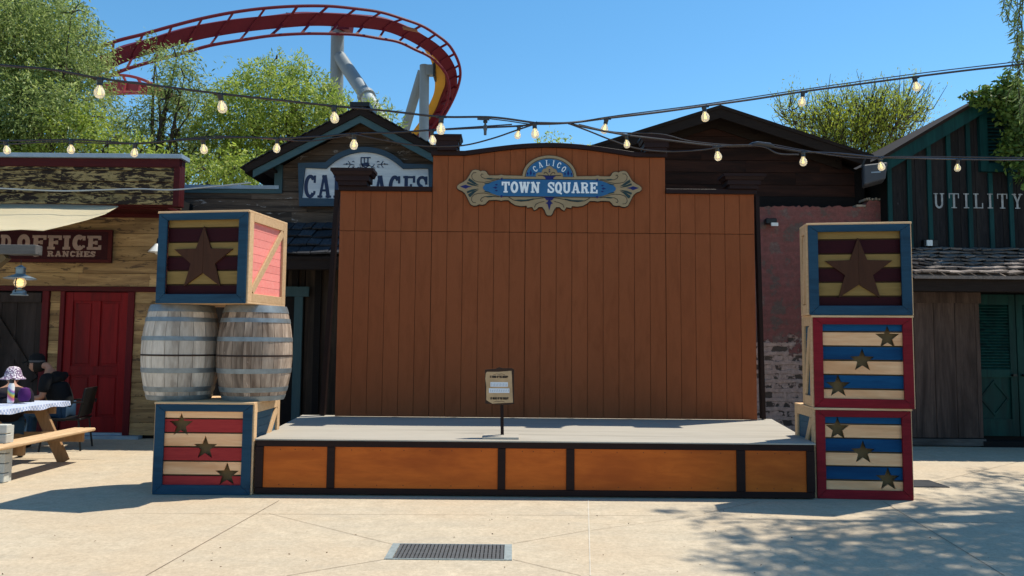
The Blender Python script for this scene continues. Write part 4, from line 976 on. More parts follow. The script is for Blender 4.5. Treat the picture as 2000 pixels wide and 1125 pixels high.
    c.build('coping_brick', plain('sunlit_old_brick', (.36,.30,.24), .9, 0, .3, 12), r)
brick_wall()
def box_lights():
    c = P(1505,434,YK-.12); r = empty('flood_light', c, 'small black flood light fixed on the pink brick wall beside the backdrop', 'lamp')
    b_ = MB(); b_.box(-.09,.09,-.06,.06,-.035,.06); b_.build('housing', M_blackmetal, r, local=True, bevel=.01)
    b_ = MB(); b_.box(-.03,.03,.06,.12,-.02,.05); b_.build('bracket', M_blackmetal, r, local=True)
    b_ = MB(); b_.box(-.015,.10,-.085,-.061,-.075,-.02); b_.build('lens', M_white, r, local=True)
    c = P(1816,474,12.2); r = empty('box_lamp', c, 'small white lamp on a dark bracket below the big painted letters', 'lamp')
    b_ = MB(); b_.box(-.09,.14,.0,.1,-.07,.05); b_.build('housing', M_blackmetal, r, local=True, bevel=.01)
    b_ = MB(); b_.box(-.06,.03,-.03,-.001,-.055,.04); b_.build('lens', M_white, r, local=True)
    c = P(1706,338,YN-.7); r = empty('loudspeaker', c, 'grey loudspeaker box under the barn eave', 'loudspeaker', rz=math.radians(-20))
    b_ = MB(); b_.poly([(-.16,-.15,-.22),(.16,-.15,-.14),(.16,.2,-.14),(-.16,.2,-.22),(-.16,-.15,.12),(.20,-.15,.14),(.20,.2,.14),(-.16,.2,.12)], [(0,3,2,1),(4,5,6,7),(0,1,5,4),(1,2,6,5),(2,3,7,6),(3,0,4,7)]); b_.build('cabinet', plain('grey_speaker', (.10,.11,.13), .6), r, local=True, bevel=.02)
    b_ = MB(); b_.box(-.05,.09,-.156,-.1505,-.03,-.01); b_.build('badge', M_flash, r, local=True)
    b_ = MB(); b_.bar((-.18,.0,.1),(-.10,.0,.3),.03,.03); b_.build('bracket', M_blackmetal, r, local=True)
box_lights()

# ------------------------------------------------------------------ utility building
YU = 12.3; YUL = G(1850, 872).y
def utility():
    pk = P(1960,168,YU-.15); el = P(1724,308,YU-.15); sl = (pk.z-el.z)/(pk.x-el.x)
    xl = X(1737,400,YU); xr = 2*pk.x-xl; r = empty('utility_building', (pk.x, YUL, 0), 'black boarded building with teal battens, louvred gable and shingled porch roof at the right', 'building')
    top = lambda x: pk.z-.12-abs(x-pk.x)*sl
    zb = Z(1850,486,YU)
    b_ = MB(); b_.prism([(xl,0),(xr,0),(xr,top(xr)),(pk.x,top(pk.x)),(xl,top(xl))], YU+.03, YU+6); b_.build('wall', M_dark, r)
    s = MB(); vboards(s, xl, pk.x, zb-.3, top, YU, .24, seed=41); vboards(s, pk.x, xr, zb-.3, top, YU, .24, seed=42); s.build('boards', M_util, r)
    t = MB()
    for px in (1737,1776,1815,1854,1893,1934,1973): 
        x = X(px,400,YU); 
        if px in (1934,): t.box(x-.035, x+.035, YU-.035, YU-.006, zb-.2, Z(1934,338,YU)); continue
        if px == 1973: t.box(x-.035, x+.035, YU-.035, YU-.006, zb-.2, Z(1934,338,YU)); continue
        t.box(x-.035, x+.035, YU-.035, YU-.006, zb-.2, top(x)+.02)
    t.build('batten', M_teal, r)
    for s_ in (-1, 1):
        ex = pk.x-el.x
        def pt(dx, off): return (pk.x+s_*dx, pk.z+off-dx*sl)
        rk = MB(); rk.prism([pt(0,-.03), pt(ex,-.03), pt(ex,-.26), pt(0,-.26)], YU-.15, YU-.11); rk.build('rake_board', M_teal, r)
        rk = MB(); rk.prism([pt(0,-.03), pt(ex,-.03), pt(ex,-.22), pt(0,-.22)], YU-.105, YU-.01); rk.build('soffit', M_barndark, r)
        rf = MB(); rf.prism([pt(0,.03), pt(ex+.04,.03), pt(ex+.04,-.028), pt(0,-.028)], YU-.19, YU+6); rf.build('roof', M_rake, r)
    # louvred vent
    vx0, vx1 = X(1909,280,YU), X(2012,280,YU); v0, v1 = Z(1950,337,YU), Z(1950,232,YU); 
    f = MB(); fw = .13; y0, y1 = YU-.075, YU-.006
    f.box(vx0, vx1, y0, y1, v0, v0+fw); f.box(vx0, vx0+fw, y0, y1, v0+fw, v1); f.box(vx1-fw, vx1, y0, y1, v0+fw, v1); f.prism([(vx0,v1),(vx1,v1),(vx1-.08,v1+.12),(vx0+.08,v1+.12)], y0, y1)
    vent = f.build('louvre_vent', M_teal, r)
    lv = MB(); n = 13; q0 = v0+fw; q1 = v1
    for i in range(n):
        z = q0+(q1-q0)*(i+.5)/n; lv.poly([(vx0+fw,y0+.015,z-.03),(vx1-fw,y0+.015,z-.03),(vx1-fw,y1,z+.02),(vx0+fw,y1,z+.02),(vx0+fw,y0+.015,z-.018),(vx1-fw,y0+.015,z-.018),(vx1-fw,y1,z+.032),(vx0+fw,y1,z+.032)], [(0,3,2,1),(4,5,6,7),(0,1,5,4),(1,2,6,5),(2,3,7,6),(3,0,4,7)])
    lv.build('louvre_slats', M_teal, vent)
    # painted lettering lies over boards and battens
    l = MB(); z0 = Z(1900,407,YU-.03); z1 = Z(1900,378,YU-.03)
    lettering(l, 'UTILITY', X(1823,392,YU-.03), z0, z1-z0, YU-.0352, .002, x1=X(1997,392,YU-.03), track=.38, t=.15, s=.07)
    l.build('lettering', plain('faded_white_letters', (.60,.64,.66), .8, 0, .35, 10), r)
    # porch roof
    yl = YUL-.80; zl = Z(1880,538,yl)
    px0 = X(1690,500,YU); px1 = xr
    sh = MB(); shakes(sh, px0, px1, yl, zl, YU, zb, 7, .17, seed=51); sh.build('porch_shingles', M_shingle2, r)
    pb = MB(); pb.poly([(px0,yl,zl-.005),(px1,yl,zl-.005),(px1,YU,zb-.01),(px0,YU,zb-.01),(px0,yl,zl-.05),(px1,yl,zl-.05),(px1,YU,zb-.05),(px0,YU,zb-.05)], [(0,1,2,3),(7,6,5,4),(0,4,5,1),(1,5,6,2),(2,6,7,3),(3,7,4,0)])
   
    pb.build('roof_sheathing', M_shingle2, r); pb = MB(); zl2 = Z(1880,569,yl+.1); pb.box(px0, px1, yl+.08, yl+.22, zl2, zl-.04); pb.build('porch_roof', M_rake, r)
    w = MB(); w.box(px0, px1, YUL+.09, YU+.02, 0, zl+.05); w.build('lower_wall', M_dark, r)
    # plank door sliding
    xa, xb = X(1700,700,YUL), X(1916,700,YUL); zt = Z(1850,571,YUL); zc = Z(1850,592,YUL)
    d = MB(); vboards(d, xa, xb, Z(1850,855,YUL), zt, YUL, .33, seed=61, gap=.008); dd = d.build('plank_door', M_slidedoor, r)
    e = MB(); e.box(xa, xb+.01, YUL-.035, YUL-.007, zc, zt); e.build('head_ledge', M_slidedoor, dd)
    e = MB(); e.box(xa, xb+.005, YUL-.05, YUL-.008, .02, Z(1850,856,YUL)-.004); e.build('foot_ledge', wood('pale_foot_board', (.12,.11,.10), (.20,.18,.165), 'x', 6, .85, .4, 0, c3=(.07,.06,.055), streak=.55), dd)
    # teal louvred doors
    def tdoor(p0, p1, k):
        a, b2 = X(p0,700,YUL), X(p1,700,YUL); z0, z1 = Z(1950,852,YUL), Z(1950,575,YUL); yd = YUL+.055
        d = MB(); st = .10; d.box(a, a+st, yd-.03, yd+.02, z0, z1); d.box(b2-st, b2, yd-.03, yd+.02, z0, z1)
        zm0, zm1 = Z(1950,737,YUL), Z(1950,722,YUL)
        for q0, q1 in ((z0, z0+.26), (zm0, zm1), (z1-.16, z1)): d.box(a+st, b2-st, yd-.028, yd+.02, q0, q1)
        d.box(a+st, b2-st, yd, yd+.015, z0+.26, zm0)
        dd = d.build('teal_door', M_tealdoor, r)
        lv = MB(); n = 22
        for i in range(n):
            z = zm1+(z1-.16-zm1)*(i+.5)/n; lv.poly([(a+st,yd-.022,z-.028),(b2-st,yd-.022,z-.028),(b2-st,yd+.01,z+.012),(a+st,yd+.01,z+.012),(a+st,yd-.022,z-.018),(b2-st,yd-.022,z-.018),(b2-st,yd+.01,z+.022),(a+st,yd+.01,z+.022)], [(0,3,2,1),(4,5,6,7),(0,1,5,4),(1,2,6,5),(2,3,7,6),(3,0,4,7)])
        lv.build('louvre_slats', M_tealdoor, dd)
        cx = (a+b2)/2; cz = (z0+.26+zm0)/2; hw, hh = (b2-a-2*st)*.42, (zm0-z0-.26)*.40
        dm = MB(); dm.ribbon([(cx-hw,cz),(cx,cz+hh),(cx+hw,cz),(cx,cz-hh)], .03, yd-.014, yd-.0005, closed=True); dm.build('diamond_moulding', M_tealdoor, dd)
        hd = MB(); hd.box(b2-.1 if k == 0 else a+.05, b2-.04 if k == 0 else a+.1, yd-.09, yd-.031, zm0+.02, zm0+.05); hd.build('handle', M_blackmetal, dd)
    tdoor(1899,1988,0); tdoor(1990,2078,1)
    s = MB(); s.box(X(1917,860,YUL), X(2060,860,YUL), YUL-.06, YUL+.06, .0, .09); s.build('threshold', M_barndark, r)
utility()

# ------------------------------------------------------------------ porch timber end and hanging lantern at the left
YT = 7.6
def post_and_lantern():
    a = P(76,490,YT); r = empty('timber_bracket', a, 'weathered grey timber beam end with a tan brace poking in above the lantern', 'beam')
    z0, z1 = Z(40,498,YT), Z(40,479,YT); b_ = MB(); b_.box(a.x-2.4, a.x, YT-.06, YT+.06, z0, z1); b_.build('beam', wood('grey_weathered_beam', (.13,.125,.12), (.22,.21,.20), 'x', 8, .85, .5, 0, c3=(.06,.055,.05), streak=.55), r, bevel=.006)
    b_ = MB(); b_.bar(P(13,500,YT), P(-60,565,YT), .07, .08, (0,1,0)); b_.build('brace', wood('tan_brace', (.16,.11,.055), (.23,.16,.08), 'x', 8), r)
    b_ = MB(); b_.box(a.x-2.4, a.x-2.28, YT-.06, YT+.06, 0, z0-.001); b_.build('post', MATS['grey_weathered_beam'], r)
    YQ = YT; cx = X(39.5,545,YQ); zb, zt = Z(39,577,YQ), Z(39,518,YQ); h = zt-zb; s = h/59
    r = empty('hanging_lantern', (cx, YQ, zb), 'galvanised barn lantern with wide brim hanging under the grey timber', 'lantern')
    M_tin = plain('galvanised_tin', (.30,.36,.38), .38, .55, .15, 30)
    b_ = MB(); b_.lathe([(15*s,0),(15*s,1.5*s),(12*s,3.5*s),(11.5*s,8*s),(9*s,11*s),(4*s,12*s),(3*s,16*s)], n=24); b_.build('fuel_tank', M_tin, r, local=True, smooth=True)
    b_ = MB(); b_.lathe([(4*s,15*s),(8.5*s,18*s),(11*s,24*s),(9.5*s,30*s),(6*s,34*s)], n=20, cap=False)
    m, nt, b = new_mat('frosted_lantern_glass'); b.inputs['Base Color'].default_value = (.72,.62,.5,1); b.inputs['Roughness'].default_value = .15; b.inputs['Transmission Weight'].default_value = .35
    b.inputs['Emission Color'].default_value = (1,.75,.4,1); b.inputs['Emission Strength'].default_value = .12; MATS['lglass'] = m
    b_.build('glass_globe', m, r, local=True, smooth=True)
    b_ = MB(); b_.lathe([(2*s,20*s),(4*s,22*s),(4*s,28*s),(1*s,31*s)], n=10); b_.build('flame_bulb', emit('warm_glow', (1,.72,.25), 3.0), r, local=True, smooth=True)
    b_ = MB(); b_.lathe([(28*s,32*s),(28.5*s,33*s),(20*s,36.5*s),(9*s,41*s),(8*s,42*s)], n=32, cap=False); b_.lathe([(28*s,32*s),(20*s,35.5*s),(8*s,40*s)], n=32, cap=False); b_.build('brim', M_tin, r, local=True, smooth=True)
    b_ = MB(); b_.lathe([(8.5*s,42*s),(8.5*s,52*s),(9.3*s,52.3*s),(9.3*s,54*s),(6*s,56*s),(2*s,59*s)], n=24); b_.build('chimney', M_tin, r, local=True, smooth=True)
    b_ = MB()
    for t_ in (0, math.pi): b_.tube([(12*s*math.sin(t_+.0), 12.5*s*math.cos(t_), 6*s),(0, 13*s*math.cos(t_), 24*s),(0, 8*s*math.cos(t_), 40*s)], .9*s, 6)
    b_.tube([(0,0,58*s),(0,0,70*s)], .6*s, 6)
    b_.tube([(10*s*math.cos(k*.7), 11*s*math.sin(k*.7), (17+k*.9)*s) for k in range(10)], .4*s, 4)
    b_.build('wire_guard', M_blackmetal, r, local=True)
post_and_lantern()

# ------------------------------------------------------------------ picnic table and what stands round it
def picnic():
    T_y0, T_y1 = 7.5, 9.75; cx = -6.14; H = .735; tw = .38
    r = empty('picnic_table', (cx, 8.4, 0), 'wooden picnic table with sloping legs, the near table in front of the red door', 'picnic table')
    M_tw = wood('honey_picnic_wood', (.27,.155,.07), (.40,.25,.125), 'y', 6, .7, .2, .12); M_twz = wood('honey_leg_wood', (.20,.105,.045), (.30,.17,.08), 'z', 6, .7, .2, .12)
    t = MB()
    for i in range(5): t.box(cx-tw+2*tw*i/5+.004, cx-tw+2*tw*(i+1)/5-.004, T_y0, T_y1, H-.04, H-.003)
    t.build('tabletop', M_tw, r, bevel=.006)
    for s in (-1, 1):
        b_ = MB()
        for k in (0, 1): xa = cx+s*(.655+.143*k); b_.box(xa+.003-.071, xa+.139-.071, T_y0-.02, T_y1-.2, .38, .42)
        b_.build('bench', M_tw, r, bevel=.012)
    for yy in (8.22, 9.45):
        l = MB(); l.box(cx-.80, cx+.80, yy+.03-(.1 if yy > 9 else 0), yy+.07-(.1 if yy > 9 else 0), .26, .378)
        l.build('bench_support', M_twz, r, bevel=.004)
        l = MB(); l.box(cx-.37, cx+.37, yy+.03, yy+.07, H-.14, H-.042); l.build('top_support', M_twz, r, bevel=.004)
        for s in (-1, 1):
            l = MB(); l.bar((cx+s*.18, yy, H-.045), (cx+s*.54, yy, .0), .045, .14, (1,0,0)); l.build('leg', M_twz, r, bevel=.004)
    l = MB(); l.bar((cx, 8.0, .36), (cx, 8.5, H-.05), .04, .09, (0,0,1)); l.bar((cx, 9.2, .36), (cx, 8.7, H-.05), .04, .09, (0,0,1)); l.build('brace', M_twz, r)
    # cloth
    m, nt, b = new_mat('checked_cloth'); ck = nt.nodes.new('ShaderNodeTexChecker'); ck.inputs['Scale'].default_value = 36; nt.links.new(coords(nt), ck.inputs['Vector'])
    ck.inputs['Color1'].default_value = (.58,.62,.74,1); ck.inputs['Color2'].default_value = (.28,.36,.56,1)
    nt.links.new(ck.outputs[0], b.inputs['Base Color']); b.inputs['Roughness'].default_value = .8
    cm = MB(); n = 40; hw = tw+.012; ring = []
    per = []
    for i in range(n): per.append((cx+hw, T_y0-.015+(T_y1-T_y0+.03)*i/n))
    for i in range(16): per.append((cx+hw-2*hw*i/16, T_y1+.015))
    for i in range(n): per.append((cx-hw, T_y1+.015-(T_y1-T_y0+.03)*i/n))
    for i in range(16): per.append((cx-hw+2*hw*i/16, T_y0-.015))
    k = len(per); v = [(x, y, H) for x, y in per]; 
    for i, (x, y) in enumerate(per):
        w = .008*math.sin(i*1.1); dx = 1 if x > cx+hw-.01 else (-1 if x < cx-hw+.01 else 0); dy = 1 if y > T_y1 else (-1 if y < T_y0 else 0)
        v.append((x+dx*(.008+w), y+dy*(.008+w), H-.055-.01*math.sin(i*.7)))
    cm.poly(v, [list(range(k))]+[(i, i+k, (i+1) % k+k, (i+1) % k) for i in range(k)])
    tag(cm.build('tablecloth', m, origin=(cx, 8.4, H), smooth=False), 'blue and white checked cloth over the sunlit picnic table', 'tablecloth')
picnic()
def white_post():
    Y = 8.05; a = P(7,937,Y); r = empty('white_plank_screen', (a.x-.5, Y, 0), 'low white painted plank screen cut off by the left edge', 'screen')
    z1 = Z(4,829,Y); b_ = MB(); n = 6
    for i in range(n): b_.box(a.x-1.0, a.x, Y, Y+.09, z1*i/n+.004, z1*(i+1)/n-.004)
    b_.build('planks', wood('white_planks', (.45,.46,.42), (.60,.60,.56), 'x', 6, .7, .2, .1), r, bevel=.006)
    b_ = MB(); b_.box(a.x-1.02, a.x-.012, Y+.091, Y+.14, .0, z1-.02); b_.build('batten', MATS['white_planks'], r)
white_post()

# ------------------------------------------------------------------ people
def skin_mesh(name, nodes, edges, mat, parent, origin=(0,0,0), sub=2, root=0):
    """nodes: (x,y,z,rx,ry); one continuous skinned surface"""
    me = bpy.data.meshes.new(name); me.from_pydata([tuple(n[:3]) for n in nodes], edges, []); o = bpy.data.objects.new(name, me); C.objects.link(o)
    md = o.modifiers.new('skin', 'SKIN'); md.use_smooth_shade = True
    for i, n in enumerate(nodes):
        sv = me.skin_vertices[0].data[i]; sv.radius = (n[3], n[4] if len(n) > 4 else n[3]); sv.use_root = (i == root)
    s = o.modifiers.new('sub', 'SUBSURF'); s.levels = sub; s.render_levels = sub
    dg = bpy.context.evaluated_depsgraph_get(); me2 = bpy.data.meshes.new_from_object(o.evaluated_get(dg)); o.modifiers.clear(); o.data = me2; me2.name = name
    me2.materials.clear(); me2.materials.append(mat)
    for p in me2.polygons: p.use_smooth = True
    o.parent = parent
    return o
def seated_person(loc, rz, scale, label, skin, shirt, trousers, lean=.22, headdrop=.10, arms=None, group=None):
    """faces -x in its own frame, seat height .45"""
    Hs = scale
    sh = (-lean*.75, 0, 1.03); nk = (-lean*.95, 0, 1.11); hd = (-lean-.10-headdrop*.4, 0, 1.25-headdrop*.6)
    N = [(0,0,.55,.14,.12),(-lean*.3,0,.75,.125,.11),(-lean*.6,0,.93,.15,.12),(sh[0],0,1.02,.11,.09),(nk[0],0,nk[2],.052,.052)]
    E = [(0,1),(1,2),(2,3),(3,4)]
    def add(p, par): N.append(p); E.append((par, len(N)-1)); return len(N)-1
    h1 = add((nk[0]-.02, 0, nk[2]+.06, .055, .055), 4); h2 = add((hd[0]+.01, 0, hd[2]-.03, .082, .072), h1); h3 = add((hd[0]+.0, 0, hd[2]+.05, .085, .075), h2); h4 = add((hd[0]+.01, 0, hd[2]+.105, .05, .05), h3)
    add((hd[0]-.085, 0, hd[2]-.02, .018, .014), h2)         # nose
    add((hd[0]-.05, 0, hd[2]-.085, .03, .03), h2)           # chin
    for s in (-1, 1):
        add((hd[0]+.01, s*.08, hd[2]+.0, .016, .012), h2)   # ear
        a = add((sh[0], s*.15, 1.01, .062), 3); b_ = add((sh[0]+.0, s*.205, .97, .055), a); e = add((sh[0]-.03, s*.225, .74, .043), b_)
        w = add((sh[0]-.25, s*.15, .70, .030), e); p = add((sh[0]-.31, s*.125, .705, .034, .02), w)
        for k in range(4):
            f1 = add((sh[0]-.35, s*(.125+.018*(1.5-k)), .705, .0095), p); add((sh[0]-.375-.006*(1.5-abs(k-1.5)), s*(.125+.019*(1.5-k)), .690, .0085), f1)
        add((sh[0]-.33, s*(.125-.045), .715, .010), p)
        hp = add((-.02, s*.09, .53, .095), 0); kn = add((-.44, s*.13, .53, .065), hp); an = add((-.46, s*.13, .10, .042), kn); add((-.60, s*.14, .045, .038, .03), an)
    r = skin_mesh('person', N, E, skin, None); r.location = loc; r.rotation_euler = (0, 0, rz); r.scale = (Hs, Hs, Hs)
    tag(r, label, 'person', group)
    # shirt over torso and upper arms
    SN = [(0,0,.53,.20,.17),(-lean*.3,0,.75,.185,.165),(-lean*.6,0,.93,.21,.17),(sh[0]+.01,0,1.045,.155,.13)]; SE = [(0,1),(1,2),(2,3)]
    def ad2(p, par): SN.append(p); SE.append((par, len(SN)-1)); return len(SN)-1
    for s in (-1, 1):
        a = ad2((sh[0], s*.15, 1.005, .10), 3); b_ = ad2((sh[0], s*.21, .97, .088), a); c = ad2((sh[0]-.022, s*.225, .79, .076), b_)
        if arms == 'long': ad2((sh[0]-.12, s*.20, .71, .05), c)
    skin_mesh('shirt', SN, SE, shirt, r)
    TN = [(0,0,.53,.155,.13)]; TE = []
    def ad3(p, par): TN.append(p); TE.append((par, len(TN)-1)); return len(TN)-1
    for s in (-1, 1):
        hp = ad3((-.04, s*.09, .53, .108), 0); m_ = ad3((-.25, s*.11, .535, .09), hp); kn = ad3((-.44, s*.13, .53, .08), m_); q = ad3((-.455, s*.13, .32, .066), kn); ad3((-.46, s*.13, .13, .058), q)
    skin_mesh('trousers', TN, TE, trousers, r)
    for s in (-1, 1):
        skin_mesh('shoe', [(-.44, s*.13, .05, .05, .045), (-.53, s*.137, .045, .05, .04), (-.64, s*.142, .035, .04, .03)], [(0,1),(1,2)], M_blackmetal, r)
    return r, Vector(hd)
M_skin = plain('skin', (.42,.22,.15), .55, 0, .06); M_jeans = plain('blue_jeans', (.03,.085,.17), .8, 0, .15, 20); M_bshirt = plain('black_shirt', (.008,.009,.012), .85, 0, .1)
yp = 10.55
xp = X(128,760,yp)
man, hd = seated_person((xp, yp, 0), math.radians(12), 1.0, 'person in black shirt, cap and jeans sitting with bowed head beside the red door', M_skin, M_bshirt, M_jeans, lean=.24, headdrop=.14)
cp = MB(); cp.lathe([(.098,-.01),(.102,.035),(.092,.085),(.055,.118),(.0,.128)], (hd.x+.015,0,hd.z+.045), 20, cap=False)
vis = [(hd.x-.07+0*k, .0, 0) for k in range(1)]
cp.poly([(hd.x+.0,-.088,hd.z+.05),(hd.x-.09,-.075,hd.z+.055),(hd.x-.175,-.04,hd.z+.03),(hd.x-.185,0,hd.z+.03),(hd.x-.175,.04,hd.z+.03),(hd.x-.09,.075,hd.z+.055),(hd.x,.088,hd.z+.05),
         (hd.x+.0,-.088,hd.z+.058),(hd.x-.09,-.075,hd.z+.063),(hd.x-.175,-.04,hd.z+.038),(hd.x-.185,0,hd.z+.038),(hd.x-.175,.04,hd.z+.038),(hd.x-.09,.075,hd.z+.063),(hd.x,.088,hd.z+.058)], [(6,5,4,3,2,1,0),(7,8,9,10,11,12,13)]+[(i,(i+1)%7,(i+1)%7+7,i+7) for i in range(7)])
cp.build('cap', M_bshirt, man, local=True, smooth=True)
gb = MB(); gb.lathe([(.1015,.0),(.104,.012),(.1025,.026)], (hd.x+.015,0,hd.z+.045), 20, cap=False); gb.build('cap_band', plain('grey_band', (.12,.12,.13), .6), man, local=True)
hr = MB(); hr.lathe([(.06,-.10),(.092,-.06),(.096,.0),(.094,.04)], (hd.x+.028,0,hd.z+.01), 16, cap=False)
hr.v = [(x if x > hd.x-.0 else hd.x-.0, y, z) for x, y, z in hr.v]; hr.build('hair', plain('dark_hair', (.02,.014,.01), .7), man, local=True, smooth=True)
gl = MB()
for s in (-1, 1): gl.ribbon([(0,0),(0,0)][:0] or [(0,0),(.001,0)], .001, 0, .001) if False else None
gl.box(hd.x-.093,hd.x-.088,-.055,.055,hd.z+.01,hd.z+.022); 
for s in (-1,1): gl.box(hd.x-.092,hd.x+.0,s*.066-.002,s*.066+.002,hd.z+.012,hd.z+.018); gl.box(hd.x-.095,hd.x-.090,s*.034-.02,s*.034+.02,hd.z-.012,hd.z+.02)
gl.build('glasses', M_blackmetal, man, local=True)
# child in a sun hat on the far bench
yc = 9.35
xc = X(20,780,yc)
kid, hk = seated_person((xc, yc, .0), math.radians(-60), .86, 'person in a patterned white sun hat and purple top sitting behind the checked table', M_skin, plain('dark_top', (.015,.012,.02), .8), M_jeans, lean=.18, headdrop=.10)
m, nt, b = new_mat('patterned_hat'); vo = nt.nodes.new('ShaderNodeTexVoronoi'); vo.inputs['Scale'].default_value = 42; nt.links.new(coords(nt), vo.inputs['Vector'])
nt.links.new(ramp(nt, vo.outputs['Distance'], [(.38,(.74,.70,.74)),(.48,(.20,.13,.22))]), b.inputs['Base Color']); b.inputs['Roughness'].default_value = .9
ht = MB(); ht.lathe([(.165,-.035),(.165,-.03),(.115,.02),(.105,.07),(.085,.125),(.05,.15),(0,.158)], (hk.x,0,hk.z+.03), 24, cap=False); ht.lathe([(.163,-.04),(.112,.015),(.10,.06)], (hk.x,0,hk.z+.03), 24, cap=False); ht.build('sun_hat', m, kid, local=True, smooth=True)
# purple bag and bottle on the table edge
pb = P(36,778,9.15); o = MB(); o.lathe([(.05,0),(.07,.04),(.07,.10),(.05,.155),(.02,.17)], n=16); bo = o.build('purple_bag', plain('purple_cloth', (.09,.012,.15), .7), None, origin=(pb.x,pb.y,.7632), local=True, smooth=True); bo.location=(pb.x-.04,9.32,.7635); tag(bo, 'small purple cloth bag standing on the checked tablecloth', 'bag')
bt = empty('water_bottle', (X(21,778,9.1), 9.1, .7635), 'white bottle with a rainbow print standing on the checked tablecloth', 'bottle')
o = MB(); o.lathe([(.034,0),(.036,.01),(.036,.20),(.022,.235),(.02,.245)], n=20); 
m, nt, b = new_mat('rainbow_bottle'); tc = nt.nodes.new('ShaderNodeSeparateXYZ'); nt.links.new(coords(nt), tc.inputs[0])
rb = ramp(nt, math_(nt, 'ADD', math_(nt, 'MULTIPLY', tc.outputs[2], 4.2), math_(nt, 'MULTIPLY', tc.outputs[0], 4)), [(.1,(.7,.7,.7)),(.3,(.55,.05,.25)),(.42,(.6,.3,.05)),(.5,(.5,.5,.08)),(.6,(.1,.3,.4)),(.68,(.35,.1,.4)),(.78,(.72,.72,.72))]); nt.links.new(rb, b.inputs['Base Color']); b.inputs['Roughness'].default_value = .3
o.build('flask', m, bt, local=True, smooth=True); o = MB(); o.lathe([(.024,.236),(.026,.24),(.026,.28),(.02,.285)], n=16); o.tube([(.0,0,.283),(.015,0,.30),(.03,0,.29),(.03,0,.27)], .004, 6); o.build('cap', plain('black_plastic', (.01,.01,.01), .4), bt, local=True)
# chair of the seated person
def chair(x, y, rz, label):
    r = empty('black_chair', (x, y, 0), label, 'chair', None, rz=rz); k = .24
    b_ = MB(); b_.box(-k,k,-k,k,.415,.445); b_.build('seat', M_blackmetal, r, local=True, bevel=.008)
    b_ = MB(); b_.poly([(k-.04,-k,.46),(k-.04,k,.46),(k+.03,k,.86),(k+.03,-k,.86),(k-.01,-k,.46),(k-.01,k,.46),(k+.06,k,.86),(k+.06,-k,.86)], [(0,3,2,1),(4,5,6,7),(0,1,5,4),(1,2,6,5),(2,3,7,6),(3,0,4,7)]); b_.build('backrest', M_blackmetal, r, local=True, bevel=.008)
    for sx in (-1, 1):
        for sy in (-1, 1):
            b_ = MB(); b_.tube([(sx*(k-.03), sy*(k-.03), .414), (sx*(k+.02), sy*(k+.0), 0)], .013, 8); b_.build('leg', M_blackmetal, r, local=True)
    for sy in (-1, 1):
        b_ = MB(); b_.tube([(-k+.05, sy*(k+.02), .42), (-k+.06, sy*(k+.04), .66), (k+.04, sy*(k+.04), .67), (k+.03, sy*(k+.01), .64)], .014, 8); b_.build('armrest', M_blackmetal, r, local=True)
chair(xp+.05, yp, math.radians(12), 'black chair with arms that the person in black sits on')

